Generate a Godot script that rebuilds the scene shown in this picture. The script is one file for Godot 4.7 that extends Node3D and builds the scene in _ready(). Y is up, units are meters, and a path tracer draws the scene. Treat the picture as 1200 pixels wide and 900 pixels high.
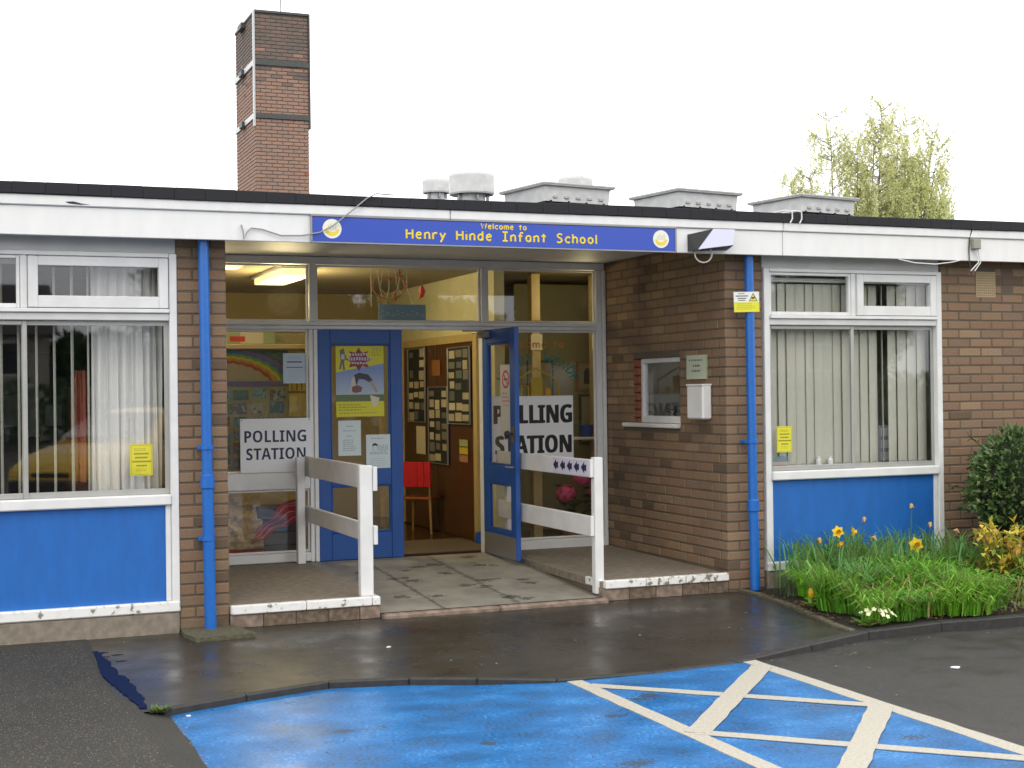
extends Node3D
# A single-storey school entrance on a wet overcast spring day. Facade plane z = 0, +z towards the car park, y = 0 the pavement, metres.

var M := {}
var taken := {}
var rng := RandomNumberGenerator.new()
var brick_shapes := {}
var brick_mats := []
var noises := {}


# ---------------------------------------------------------------- naming and tree
func numbered(called: String) -> String:
	var n = taken.get(called, 0)
	taken[called] = n + 1
	return called if n == 0 else "%s_%03d" % [called, n]


func thing(called: String, label: String, category: String, at = Vector3.ZERO, group = "", turn = 0.0) -> Node3D:
	var o := Node3D.new()
	o.name = numbered(called)
	add_child(o)
	o.position = at
	o.rotation.y = turn
	tag(o, label, category, group)
	return o


func tag(o, label: String, category: String, group = ""):
	o.set_meta("label", label)
	o.set_meta("category", category)
	if group:
		o.set_meta("group", group)
	return o


func obj(called: String, shape, m, parent = null, at = Vector3.ZERO) -> MeshInstance3D:
	var o := MeshInstance3D.new()
	o.mesh = shape.commit() if shape is SurfaceTool else shape
	o.material_override = m
	o.position = at
	if parent == null:
		o.name = numbered(called)
		add_child(o)
	else:
		o.name = called
		parent.add_child(o, true)
	return o


func struct(called: String, shape, m) -> MeshInstance3D:
	var o := obj(called, shape, m)
	o.set_meta("kind", "structure")
	return o


func stuff(o):
	o.set_meta("kind", "stuff")
	return o


# ---------------------------------------------------------------- materials
func srgb(c: Color) -> Color:
	return c.linear_to_srgb()


func noise_tex(freq: float, octaves: int, lo: float, hi: float, size = 512, kind = FastNoiseLite.TYPE_SIMPLEX_SMOOTH, sd = 1) -> NoiseTexture2D:
	var key := "%f %d %f %f %d %d %d" % [freq, octaves, lo, hi, size, kind, sd]
	if noises.has(key):
		return noises[key]
	var n := FastNoiseLite.new()
	n.noise_type = kind
	n.frequency = freq
	n.fractal_octaves = octaves
	n.seed = sd
	var t := NoiseTexture2D.new()
	t.width = size
	t.height = size
	t.seamless = true
	t.noise = n
	var g := Gradient.new()
	g.set_color(0, srgb(Color(lo, lo, lo)))
	g.set_color(1, srgb(Color(hi, hi, hi)))
	t.color_ramp = g
	noises[key] = t
	return t


# paint that has flaked off in places: mostly whole, with dark chips where the noise dips
func chip_tex(freq: float, bare: float, dark: float, sd: int) -> NoiseTexture2D:
	var t: NoiseTexture2D = noise_tex(freq, 5, dark, 1.0, 512, FastNoiseLite.TYPE_SIMPLEX_SMOOTH, sd).duplicate()
	var g := Gradient.new()
	g.offsets = PackedFloat32Array([0.0, bare, bare + 0.035, bare + 0.3, 1.0])
	var d := srgb(Color(dark, dark * 0.93, dark * 0.82))
	g.colors = PackedColorArray([d, d, srgb(Color(0.9, 0.9, 0.88)), Color(1, 1, 1), Color(1, 1, 1)])
	t.color_ramp = g
	return t


func mat(c: Color, rough: float, tex = null, scale = 1.0, bump = 0.0, bump_tex = null, bump_size = 1.0) -> StandardMaterial3D:
	var m := StandardMaterial3D.new()
	m.albedo_color = srgb(c)
	m.roughness = rough
	if tex or bump_tex:
		m.uv1_triplanar = true
		m.uv1_world_triplanar = true
		m.uv1_scale = Vector3.ONE * scale
	if tex:
		m.albedo_texture = tex
	if bump_tex:
		m.heightmap_enabled = true
		m.heightmap_texture = bump_tex
		m.heightmap_scale = bump
	return m


func glass(alpha = 0.015, tint = Color(0.2, 0.24, 0.23)) -> StandardMaterial3D:
	var m := StandardMaterial3D.new()
	m.transparency = BaseMaterial3D.TRANSPARENCY_ALPHA
	m.albedo_color = Color(tint.r, tint.g, tint.b, alpha)
	m.roughness = 0.02
	return m


func image_mat(img: Image, rough = 0.5) -> StandardMaterial3D:
	var m := StandardMaterial3D.new()
	m.albedo_texture = ImageTexture.create_from_image(img)
	m.roughness = rough
	return m


# ---------------------------------------------------------------- shapes
func mb() -> SurfaceTool:
	var st := SurfaceTool.new()
	st.begin(Mesh.PRIMITIVE_TRIANGLES)
	return st


func tri3(st: SurfaceTool, a: Vector3, b: Vector3, c: Vector3, na: Vector3, nb: Vector3, nc: Vector3):
	st.set_normal(na)
	st.add_vertex(a)
	if (b - a).cross(c - a).dot(na + nb + nc) > 0.0:
		st.set_normal(nc)
		st.add_vertex(c)
		st.set_normal(nb)
		st.add_vertex(b)
	else:
		st.set_normal(nb)
		st.add_vertex(b)
		st.set_normal(nc)
		st.add_vertex(c)


func tri(st: SurfaceTool, a: Vector3, b: Vector3, c: Vector3, n: Vector3):
	tri3(st, a, b, c, n, n, n)


func quad(st: SurfaceTool, a: Vector3, b: Vector3, c: Vector3, d: Vector3, n: Vector3):
	tri3(st, a, b, c, n, n, n)
	tri3(st, a, c, d, n, n, n)


# a box between two corners with chamfered edges
func cbox(st: SurfaceTool, lo: Vector3, hi: Vector3, ch = 0.004):
	var c := (lo + hi) * 0.5
	var h := (hi - lo) * 0.5
	ch = minf(ch, minf(h.x, minf(h.y, h.z)) * 0.6)
	var v := func(s: Vector3, axis: int) -> Vector3:
		var p := Vector3(s.x * (h.x - ch), s.y * (h.y - ch), s.z * (h.z - ch))
		p[axis] = s[axis] * h[axis]
		return c + p
	for axis in 3:
		var u := (axis + 1) % 3
		var w := (axis + 2) % 3
		for s in [-1.0, 1.0]:
			var q := []
			for k in [[-1, -1], [1, -1], [1, 1], [-1, 1]]:
				var sv := Vector3.ZERO
				sv[axis] = s
				sv[u] = k[0]
				sv[w] = k[1]
				q.append(v.call(sv, axis))
			var n := Vector3.ZERO
			n[axis] = s
			quad(st, q[0], q[1], q[2], q[3], n)
			for s2 in [-1.0, 1.0]:      # the edge between face (axis, s) and face (u, s2)
				var e := []
				for k in [-1.0, 1.0]:
					var sv := Vector3.ZERO
					sv[axis] = s
					sv[u] = s2
					sv[w] = k
					e.append(v.call(sv, axis))
					e.append(v.call(sv, u))
				var n2 := Vector3.ZERO
				n2[axis] = s
				n2[u] = s2
				quad(st, e[0], e[1], e[3], e[2], n2.normalized())
	for x in [-1.0, 1.0]:
		for y in [-1.0, 1.0]:
			for z in [-1.0, 1.0]:
				var s := Vector3(x, y, z)
				tri(st, v.call(s, 0), v.call(s, 1), v.call(s, 2), s.normalized())


func box(x0: float, x1: float, y0: float, y1: float, z0: float, z1: float, ch = 0.004) -> SurfaceTool:
	var st := mb()
	cbox(st, Vector3(minf(x0, x1), minf(y0, y1), minf(z0, z1)), Vector3(maxf(x0, x1), maxf(y0, y1), maxf(z0, z1)), ch)
	return st


func addbox(st: SurfaceTool, x0: float, x1: float, y0: float, y1: float, z0: float, z1: float, ch = 0.004):
	cbox(st, Vector3(minf(x0, x1), minf(y0, y1), minf(z0, z1)), Vector3(maxf(x0, x1), maxf(y0, y1), maxf(z0, z1)), ch)


# a picture-carrying thin sheet: front face (+z) has UV 0..1
func sheet(x0: float, x1: float, y0: float, y1: float, z: float, th = 0.002) -> ArrayMesh:
	var st := mb()
	var f := [[Vector3(x0, y0, z + th), Vector2(0, 1)], [Vector3(x1, y0, z + th), Vector2(1, 1)], [Vector3(x1, y1, z + th), Vector2(1, 0)], [Vector3(x0, y1, z + th), Vector2(0, 0)]]
	for k in [0, 2, 1, 0, 3, 2]:
		st.set_normal(Vector3.BACK)
		st.set_uv(f[k][1])
		st.add_vertex(f[k][0])
	st.set_uv(Vector2(0.01, 0.01))
	quad(st, Vector3(x0, y0, z), Vector3(x1, y0, z), Vector3(x1, y1, z), Vector3(x0, y1, z), Vector3.FORWARD)
	quad(st, Vector3(x0, y0, z), Vector3(x0, y1, z), Vector3(x0, y1, z + th), Vector3(x0, y0, z + th), Vector3.LEFT)
	quad(st, Vector3(x1, y0, z), Vector3(x1, y1, z), Vector3(x1, y1, z + th), Vector3(x1, y0, z + th), Vector3.RIGHT)
	quad(st, Vector3(x0, y1, z), Vector3(x1, y1, z), Vector3(x1, y1, z + th), Vector3(x0, y1, z + th), Vector3.UP)
	quad(st, Vector3(x0, y0, z), Vector3(x1, y0, z), Vector3(x1, y0, z + th), Vector3(x0, y0, z + th), Vector3.DOWN)
	return st.commit()


# a round tube along points; r may be a number or one radius per point
func tube(st: SurfaceTool, pts: Array, r, sides = 8, caps = true, flat = Vector3.ONE):
	var rings := []
	var prev := Vector3.ZERO
	for i in pts.size():
		var t: Vector3 = (pts[mini(i + 1, pts.size() - 1)] - pts[maxi(i - 1, 0)]).normalized()
		var u: Vector3
		if prev == Vector3.ZERO:
			u = t.cross(Vector3.UP if absf(t.y) < 0.9 else Vector3.RIGHT).normalized()
		else:
			u = (prev - t * prev.dot(t)).normalized()
		prev = u
		var w := t.cross(u)
		var rad: float = r[i] if r is Array else r
		var ring := []
		for k in sides:
			var a = TAU * k / sides
			var d := u * cos(a) + w * sin(a)
			ring.append([pts[i] + d * rad * flat, d])
		rings.append(ring)
	for i in rings.size() - 1:
		for k in sides:
			var a = rings[i][k]
			var b = rings[i][(k + 1) % sides]
			var c = rings[i + 1][(k + 1) % sides]
			var d = rings[i + 1][k]
			tri3(st, a[0], b[0], c[0], a[1], b[1], c[1])
			tri3(st, a[0], c[0], d[0], a[1], c[1], d[1])
	if caps:
		for e in [0, rings.size() - 1]:
			var n: Vector3 = (pts[0] - pts[1]).normalized() if e == 0 else (pts[-1] - pts[-2]).normalized()
			for k in range(1, sides - 1):
				tri(st, rings[e][0][0], rings[e][k][0], rings[e][k + 1][0], n)


# a surface of revolution about the y axis; profile = [[radius, y], ...]
func lathe(st: SurfaceTool, profile: Array, sides = 24, at = Vector3.ZERO):
	for i in profile.size() - 1:
		var p = profile[i]
		var q = profile[i + 1]
		var n2 := Vector2(q[1] - p[1], p[0] - q[0]).normalized()
		for k in sides:
			var a = TAU * k / sides
			var b = TAU * (k + 1) / sides
			var da := Vector3(cos(a), 0, sin(a))
			var db := Vector3(cos(b), 0, sin(b))
			var na := da * n2.x + Vector3.UP * n2.y
			var nb := db * n2.x + Vector3.UP * n2.y
			var v0 = at + da * p[0] + Vector3.UP * p[1]
			var v1 = at + db * p[0] + Vector3.UP * p[1]
			var v2 = at + db * q[0] + Vector3.UP * q[1]
			var v3 = at + da * q[0] + Vector3.UP * q[1]
			tri3(st, v0, v1, v2, na, nb, nb)
			tri3(st, v0, v2, v3, na, nb, na)


# a convex or concave outline in the xy plane, given thickness from z0 to z1
func prism(st: SurfaceTool, outline: PackedVector2Array, z0: float, z1: float):
	var idx := Geometry2D.triangulate_polygon(outline)
	for e in [[z0, Vector3.FORWARD], [z1, Vector3.BACK]]:
		for i in range(0, idx.size(), 3):
			var p := outline[idx[i]]
			var q := outline[idx[i + 1]]
			var s := outline[idx[i + 2]]
			tri(st, Vector3(p.x, p.y, e[0]), Vector3(q.x, q.y, e[0]), Vector3(s.x, s.y, e[0]), e[1])
	var flip := 1.0 if Geometry2D.is_polygon_clockwise(outline) else -1.0
	for i in outline.size():
		var p := outline[i]
		var q := outline[(i + 1) % outline.size()]
		var d := (q - p).normalized()
		var n := Vector3(-d.y, d.x, 0) * flip
		quad(st, Vector3(p.x, p.y, z0), Vector3(q.x, q.y, z0), Vector3(q.x, q.y, z1), Vector3(p.x, p.y, z1), n)


# a flat outline on the ground (x, z), from y0 up to y1
func slab(st: SurfaceTool, outline: PackedVector2Array, y0: float, y1: float):
	var idx := Geometry2D.triangulate_polygon(outline)
	for i in range(0, idx.size(), 3):
		var p := outline[idx[i]]
		var q := outline[idx[i + 1]]
		var s := outline[idx[i + 2]]
		tri(st, Vector3(p.x, y1, p.y), Vector3(q.x, y1, q.y), Vector3(s.x, y1, s.y), Vector3.UP)
	var flip := 1.0 if Geometry2D.is_polygon_clockwise(outline) else -1.0
	for i in outline.size():
		var p := outline[i]
		var q := outline[(i + 1) % outline.size()]
		var d := (q - p).normalized()
		quad(st, Vector3(p.x, y0, p.y), Vector3(q.x, y0, q.y), Vector3(q.x, y1, q.y), Vector3(p.x, y1, p.y), Vector3(-d.y, 0, d.x) * flip)


func disc(st: SurfaceTool, c: Vector3, r: float, z: float, sides = 24):
	for k in sides:
		var a = TAU * k / sides
		var b = TAU * (k + 1) / sides
		tri(st, c + Vector3(0, 0, z), c + Vector3(cos(a) * r, sin(a) * r, z), c + Vector3(cos(b) * r, sin(b) * r, z), Vector3.BACK)


func leaf(st: SurfaceTool, p: Vector3, dir: Vector3, side: Vector3, length: float, width: float, fold = 0.25):
	var up := side.cross(dir).normalized()
	var tip := p + dir * length
	var m := p + dir * length * 0.45
	var a = m + side * width * 0.5 + up * width * fold
	var b = m - side * width * 0.5 + up * width * fold
	tri(st, p, a, tip, (up - side * fold).normalized())
	tri(st, p, b, tip, (up + side * fold).normalized())


func rand_dir() -> Vector3:
	var y := rng.randf_range(-1, 1)
	var a := rng.randf_range(0, TAU)
	var r := sqrt(1 - y * y)
	return Vector3(r * cos(a), y, r * sin(a))


# lettering from the font, fitted to a box whose lower left front corner is the origin
func letters(text: String, w: float, h: float, depth = 0.0015, bold = true) -> ArrayMesh:
	var f := SystemFont.new()
	f.font_names = PackedStringArray(["Droid Sans"])
	f.font_weight = 700 if bold else 400
	var t := TextMesh.new()
	t.font = f
	t.text = text
	t.font_size = 64
	t.pixel_size = 0.01
	t.depth = 0.01
	t.curve_step = 1.0
	var b := t.get_aabb()
	var st := mb()
	var xf := Transform3D(Basis.from_scale(Vector3(w / b.size.x, h / b.size.y, depth / b.size.z)), Vector3(-b.position.x * w / b.size.x, -b.position.y * h / b.size.y, -b.position.z * depth / b.size.z))
	st.append_from(t, 0, xf)
	return st.commit()


# a rounded hand-drawn alphabet (cap height 0.75, x-height 0.52), one list of strokes per letter
const STROKES := {
	"H": [0.52, [[0, 0, 0, .75], [.5, 0, .5, .75], [0, .38, .5, .4]]],
	"W": [0.78, [[0, .75, .18, 0, .38, .6, .56, 0, .78, .75]]],
	"I": [0.44, [[.22, 0, .22, .75], [0, .75, .44, .75], [0, 0, .44, 0]]],
	"S": [0.5, [[.46, .66, .36, .75, .2, .74, .07, .64, .1, .5, .26, .41, .42, .32, .46, .18, .36, .04, .2, 0, .02, .07]]],
	"E": [0.44, [[.44, .75, 0, .75, 0, 0, .44, 0], [0, .39, .38, .39]]],
	"N": [0.54, [[0, 0, 0, .75, .52, .02, .52, .75]]],
	"R": [0.48, [[0, 0, 0, .75, .3, .74, .44, .6, .36, .45, 0, .36, .46, 0]]],
	"Y": [0.5, [[0, .75, .25, .36, .5, .75], [.25, .36, .2, 0]]],
	"D": [0.52, [[0, .75, .26, .7, .48, .5, .48, .28, .3, .06, 0, 0, 0, .75]]],
	"e": [0.46, [[.04, .28, .43, .31, .4, .45, .26, .53, .1, .45, .03, .26, .1, .07, .26, 0, .43, .08]]],
	"n": [0.42, [[.02, .52, .02, 0], [.02, .34, .13, .48, .26, .52, .38, .44, .4, .25, .4, 0]]],
	"m": [0.66, [[.02, .52, .02, 0], [.02, .36, .12, .5, .24, .5, .32, .38, .33, 0], [.33, .36, .43, .5, .55, .5, .62, .38, .64, 0]]],
	"r": [0.36, [[.02, .52, .02, 0], [.02, .32, .12, .47, .24, .52, .36, .46]]],
	"y": [0.44, [[0, .52, .21, .06], [.44, .52, .21, .06, .06, -.24]]],
	"i": [0.06, [[.03, .5, .03, 0], [.03, .69, .04, .71]]],
	"l": [0.06, [[.03, .78, .03, 0]]],
	"d": [0.46, [[.42, .78, .42, 0], [.42, .38, .3, .51, .14, .48, .03, .3, .06, .1, .2, 0, .34, .05, .42, .18]]],
	"a": [0.46, [[.42, .5, .42, 0], [.42, .38, .3, .51, .14, .48, .03, .3, .06, .1, .2, 0, .34, .05, .42, .18]]],
	"f": [0.38, [[.38, .68, .3, .76, .2, .73, .15, .6, .14, 0], [0, .44, .33, .46]]],
	"t": [0.38, [[.19, .72, .19, 0], [0, .5, .38, .5]]],
	"c": [0.42, [[.42, .42, .3, .52, .14, .47, .03, .27, .1, .07, .25, 0, .42, .08]]],
	"h": [0.42, [[.02, .78, .02, 0], [.02, .34, .13, .48, .26, .52, .38, .44, .4, .25, .4, 0]]],
	"o": [0.46, [[.23, .52, .07, .42, .02, .25, .08, .08, .23, 0, .38, .08, .44, .25, .38, .42, .23, .52]]],
}


func handwriting_width(text: String, gap: float, space: float) -> float:
	var w := 0.0
	for ch in text:
		w += space if ch == " " else STROKES[ch][0] + gap
	return w - gap


# strokes drawn as flattened round ribbons; place(x, y) puts a point of the line of text into the scene
func handwriting(st: SurfaceTool, text: String, size: float, pen: float, place: Callable, gap = 0.22, space = 0.55, flat = Vector3(1, 1, 0.35)):
	var x := 0.0
	for ch in text:
		if ch == " ":
			x += space
			continue
		for s in STROKES[ch][1]:
			var pts := []
			for i in range(0, s.size(), 2):
				pts.append(place.call((x + s[i]) * size, s[i + 1] * size))
			tube(st, pts, pen, 6, true, flat)
		x += STROKES[ch][0] + gap


# ---------------------------------------------------------------- small printed pictures
func page(w: int, h: int, c: Color) -> Image:
	var im := Image.create(w, h, false, Image.FORMAT_RGB8)
	im.fill(c)
	return im


func print_lines(im: Image, x0: int, x1: int, y0: int, y1: int, step: int, c: Color, thick = 2):
	var y := y0
	while y < y1:
		var x := x0 + rng.randi_range(0, 3)
		var stop := x1 - rng.randi_range(0, int((x1 - x0) * 0.3))
		while x < stop:
			var w := rng.randi_range(4, 12)
			im.fill_rect(Rect2i(x, y, mini(w, stop - x), thick), c)
			x += w + 3
		y += step


func fill_poly(im: Image, poly: PackedVector2Array, c: Color):
	var lo := poly[0]
	var hi := poly[0]
	for p in poly:
		lo = lo.min(p)
		hi = hi.max(p)
	for y in range(maxi(0, int(lo.y)), mini(im.get_height(), int(hi.y) + 1)):
		for x in range(maxi(0, int(lo.x)), mini(im.get_width(), int(hi.x) + 1)):
			if Geometry2D.is_point_in_polygon(Vector2(x + 0.5, y + 0.5), poly):
				im.set_pixel(x, y, c)


# ---------------------------------------------------------------- brickwork
func brick_shape(length: float) -> ArrayMesh:
	var key := "%.3f %d" % [length, rng.randi_range(0, 3)]
	if not brick_shapes.has(key):
		var st := mb()
		cbox(st, Vector3(rng.randf_range(0, 0.002), rng.randf_range(0, 0.002), -0.1), Vector3(length - rng.randf_range(0, 0.002), 0.065 - rng.randf_range(0, 0.0025), rng.randf_range(-0.002, 0.002)), 0.0045)
		brick_shapes[key] = st.commit()
	return brick_shapes[key]


# one course-by-course wall face: runs along +x of its node; skip(x0, x1, y) leaves a brick out; more than 300 go into one merged part
func lay_bricks(parent: Node3D, rows: Array, most = 300, shades = null):
	if shades == null:
		shades = brick_mats
	var n := 0
	var rest := mb()
	var any := false
	for b in rows:      # [position, turn, length]
		if n < most:
			var o := obj("brick", brick_shape(b[2]), shades[rng.randi() % shades.size()], parent, b[0])
			o.rotation.y = b[1]
			n += 1
		else:
			rest.append_from(brick_shape(b[2]), 0, Transform3D(Basis(Vector3.UP, b[1]), b[0]))
			any = true
	if any:
		stuff(obj("brickwork", rest, shades[0], parent))


func course_rows(x0: float, x1: float, y0: float, y1: float, z: float, shift = 0.0) -> Array:
	var rows := []
	var k := 0
	while y0 + k * 0.075 + 0.065 <= y1 + 0.001:
		var x = x0 - (0.1125 if (k % 2) else 0.0) - shift
		while x < x1 - 0.01:
			var a := maxf(x, x0)
			var b := minf(x + 0.215, x1)
			if b - a > 0.03:
				rows.append([Vector3(a, y0 + k * 0.075, z), 0.0, snappedf(b - a, 0.001)])
			x += 0.225
		k += 1
	return rows


func mirror_copy(root: Node3D, at: Vector3, turn: float, label: String) -> Node3D:
	var base_name := String(root.name)
	var r: Node3D = root.duplicate()
	r.name = numbered(base_name)
	add_child(r)
	r.position = at
	r.rotation.y = turn
	r.set_meta("label", label)
	return r


# a room's shell: floor, ceiling, back and side walls with thickness, open towards +z
func room_shell(parent: Node3D, x0: float, x1: float, y0: float, y1: float, z0: float, z1: float, wall, floor_m, ceiling_m, back = null):
	obj("floor", box(x0, x1, y0 - 0.1, y0, z0, z1, 0.001), floor_m, parent)
	obj("ceiling", box(x0, x1, y1, y1 + 0.06, z0, z1, 0.001), ceiling_m, parent)
	obj("back_wall", box(x0, x1, y0, y1, z0 - 0.1, z0, 0.001), back if back else wall, parent)
	obj("side_wall", box(x0 - 0.1, x0, y0, y1, z0, z1, 0.001), wall, parent)
	obj("side_wall", box(x1, x1 + 0.1, y0, y1, z0, z1, 0.001), wall, parent)


func _ready():
	rng.seed = 7
	# ---- camera
	var cam := Camera3D.new()
	cam.name = "camera"
	cam.position = Vector3(0, 1.575, 9.6)
	cam.rotation = Vector3(deg_to_rad(0.290), deg_to_rad(-21.748), deg_to_rad(-0.706))
	cam.fov = rad_to_deg(2.0 * atan(450.0 / 1666.3))
	cam.near = 0.05
	cam.far = 600.0
	cam.current = true
	add_child(cam)
	# ---- overcast sky
	var sky_m := ProceduralSkyMaterial.new()
	sky_m.sky_top_color = Color(1, 1, 1)
	sky_m.sky_horizon_color = Color(0.97, 0.98, 1.0)
	sky_m.sky_curve = 0.2
	sky_m.ground_bottom_color = Color(0.25, 0.25, 0.25)
	sky_m.ground_horizon_color = Color(0.4, 0.4, 0.4)
	sky_m.energy_multiplier = 2.15
	var sky := Sky.new()
	sky.sky_material = sky_m
	var env := Environment.new()
	env.background_mode = Environment.BG_SKY
	env.sky = sky
	env.tonemap_mode = Environment.TONE_MAPPER_LINEAR
	env.tonemap_exposure = 1.05
	env.sdfgi_enabled = true
	env.ssao_enabled = true
	env.ssil_enabled = true
	var we := WorldEnvironment.new()
	we.name = "world"
	we.environment = env
	add_child(we)
	# ---- the veiled sun
	var sun := DirectionalLight3D.new()
	sun.name = "sun"
	sun.light_energy = 0.3
	sun.light_angular_distance = 25.0
	sun.light_color = Color(1, 0.97, 0.93)
	sun.shadow_enabled = true
	sun.rotation = Vector3(deg_to_rad(-48), deg_to_rad(-25), 0)
	add_child(sun)

	make_materials()
	ground()
	brick_walls()
	roof()
	window_unit(-0.47, 1.437, "white classroom window over a blue panel, left of the porch", 0.475)
	window_unit(5.955, 7.655, "white office window over a blue panel, right of the porch", 6.795)
	porch_floor()
	entrance_screen()
	doors()
	handrails()
	rooms()
	lobby_things()
	fittings()
	signs()
	roof_things()
	flower_bed()
	birch()
	street_behind()
	small_things()


func make_materials():
	var fine := noise_tex(0.09, 3, 0.82, 1.0)
	var coarse := noise_tex(0.012, 5, 0.86, 1.0, 512, FastNoiseLite.TYPE_SIMPLEX_SMOOTH, 5)
	var grain := noise_tex(0.35, 2, 0.45, 1.0, 512, FastNoiseLite.TYPE_SIMPLEX_SMOOTH, 9)
	var bumpy := noise_tex(0.2, 3, 0.0, 1.0, 512, FastNoiseLite.TYPE_SIMPLEX_SMOOTH, 3)
	var worn := noise_tex(0.02, 6, 0.35, 1.0, 512, FastNoiseLite.TYPE_SIMPLEX_SMOOTH, 12)
	var wet := noise_tex(0.01, 4, 0.03, 0.16, 512, FastNoiseLite.TYPE_SIMPLEX_SMOOTH, 21)
	var speckle := noise_tex(0.07, 3, 0.55, 1.1, 512, FastNoiseLite.TYPE_SIMPLEX_SMOOTH, 101)
	M.white = mat(Color(0.76, 0.76, 0.755), 0.45, coarse, 0.7)
	M.fascia = mat(Color(0.8, 0.8, 0.79), 0.5, noise_tex(0.012, 6, 0.93, 1.01, 512, FastNoiseLite.TYPE_SIMPLEX_SMOOTH, 31), 0.5)
	M.fascia.uv1_scale = Vector3(1.4, 0.35, 1.0)
	M.worn_white = mat(Color(0.76, 0.755, 0.74), 0.55, chip_tex(0.02, 0.21, 0.3, 33), 1.1)
	M.chipped_white = mat(Color(0.74, 0.73, 0.7), 0.6, chip_tex(0.022, 0.34, 0.28, 37), 1.0)
	M.header = mat(Color(0.62, 0.62, 0.61), 0.6, coarse, 0.6)
	M.alu = mat(Color(0.42, 0.42, 0.4), 0.4, coarse, 1.0)
	M.alu.metallic = 0.35
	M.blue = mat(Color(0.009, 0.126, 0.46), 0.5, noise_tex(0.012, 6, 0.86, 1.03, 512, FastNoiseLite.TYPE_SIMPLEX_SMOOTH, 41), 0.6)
	M.blue.uv1_scale = Vector3(1.6, 0.45, 1.0)
	M.blue.roughness = 1.0
	M.blue.roughness_texture = noise_tex(0.03, 5, 0.16, 0.4, 512, FastNoiseLite.TYPE_SIMPLEX_SMOOTH, 44)
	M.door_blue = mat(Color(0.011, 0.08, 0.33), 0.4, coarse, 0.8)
	M.pipe_blue = mat(Color(0.011, 0.135, 0.5), 0.3, noise_tex(0.02, 4, 0.85, 1.0, 512, FastNoiseLite.TYPE_SIMPLEX_SMOOTH, 43), 1.5)
	M.glass = glass()
	M.felt = mat(Color(0.022, 0.022, 0.028), 0.8, grain, 2.0, 0.2, bumpy)
	M.mortar = mat(Color(0.19, 0.15, 0.11), 0.95, grain, 2.5, 0.3, bumpy)
	M.concrete = mat(Color(0.27, 0.23, 0.18), 0.75, noise_tex(0.02, 6, 0.6, 1.05, 512, FastNoiseLite.TYPE_SIMPLEX_SMOOTH, 15), 1.2, 0.25, bumpy)
	M.riser_brown = mat(Color(0.22, 0.16, 0.11), 0.85, worn, 1.6, 0.3, bumpy)
	M.mossy = mat(Color(0.15, 0.14, 0.085), 0.85, worn, 2.2, 0.4, bumpy)
	M.pink_concrete = mat(Color(0.34, 0.25, 0.19), 0.7, worn, 1.1, 0.3, bumpy)
	M.asphalt = mat(Color(0.05, 0.047, 0.042), 0.6, noise_tex(0.2, 4, 0.3, 1.2, 1024, FastNoiseLite.TYPE_SIMPLEX_SMOOTH, 103), 0.55, 0.25, bumpy)
	M.asphalt.roughness = 1.0
	M.asphalt.roughness_texture = noise_tex(0.005, 5, 0.08, 0.55, 1024, FastNoiseLite.TYPE_SIMPLEX_SMOOTH, 109)
	M.asphalt.detail_enabled = true
	M.asphalt.detail_blend_mode = BaseMaterial3D.BLEND_MODE_MUL
	M.asphalt.detail_albedo = noise_tex(0.006, 5, 0.55, 1.0, 512, FastNoiseLite.TYPE_SIMPLEX_SMOOTH, 51)
	M.asphalt.detail_uv_layer = BaseMaterial3D.DETAIL_UV_2
	M.asphalt.uv2_triplanar = true
	M.asphalt.uv2_world_triplanar = true
	M.asphalt.uv2_scale = Vector3.ONE * 0.3
	M.rough_asphalt = M.asphalt.duplicate()
	M.rough_asphalt.albedo_color = srgb(Color(0.09, 0.084, 0.068))
	M.rough_asphalt.albedo_texture = noise_tex(0.22, 3, 0.0, 1.7, 512, FastNoiseLite.TYPE_SIMPLEX_SMOOTH, 10)
	M.rough_asphalt.roughness_texture = null
	M.rough_asphalt.roughness = 0.75
	M.rough_asphalt.uv1_scale = Vector3.ONE * 1.2
	M.rough_asphalt.heightmap_scale = 0.5
	M.wet_asphalt = M.asphalt.duplicate()
	M.wet_asphalt.albedo_color = srgb(Color(0.05, 0.046, 0.037))
	M.wet_asphalt.roughness = 1.0
	M.wet_asphalt.roughness_texture = noise_tex(0.004, 5, 0.03, 0.2, 1024, FastNoiseLite.TYPE_SIMPLEX_SMOOTH, 21)
	M.wet_asphalt.heightmap_scale = 0.008
	M.wet_asphalt.albedo_texture = noise_tex(0.2, 4, 0.6, 1.12, 1024, FastNoiseLite.TYPE_SIMPLEX_SMOOTH, 107)
	M.wet_asphalt.uv1_scale = Vector3.ONE * 0.5
	M.kerb = mat(Color(0.036, 0.034, 0.031), 0.6, worn, 1.6, 0.3, bumpy)
	M.road_white = mat(Color(0.46, 0.43, 0.36), 0.5, noise_tex(0.05, 4, 0.74, 1.08, 512, FastNoiseLite.TYPE_SIMPLEX_SMOOTH, 61), 1.6, 0.06, bumpy)
	M.bay_blue = StandardMaterial3D.new()
	M.bay_blue.albedo_texture = ImageTexture.create_from_image(bay_picture())
	M.bay_blue.texture_repeat = false
	M.bay_blue.roughness = 1.0
	M.bay_blue.roughness_texture = noise_tex(0.012, 5, 0.04, 0.22, 512, FastNoiseLite.TYPE_SIMPLEX_SMOOTH, 73)
	M.spill = mat(Color(0.006, 0.014, 0.055), 0.6, noise_tex(0.06, 4, 0.3, 1.6, 512, FastNoiseLite.TYPE_SIMPLEX_SMOOTH, 111), 1.6)
	M.spill.metallic_specular = 0.15
	M.soil = mat(Color(0.05, 0.035, 0.022), 0.95, worn, 3.0, 1.5, bumpy)
	M.wood = mat(Color(0.3, 0.17, 0.06), 0.45, coarse, 1.0)
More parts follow.
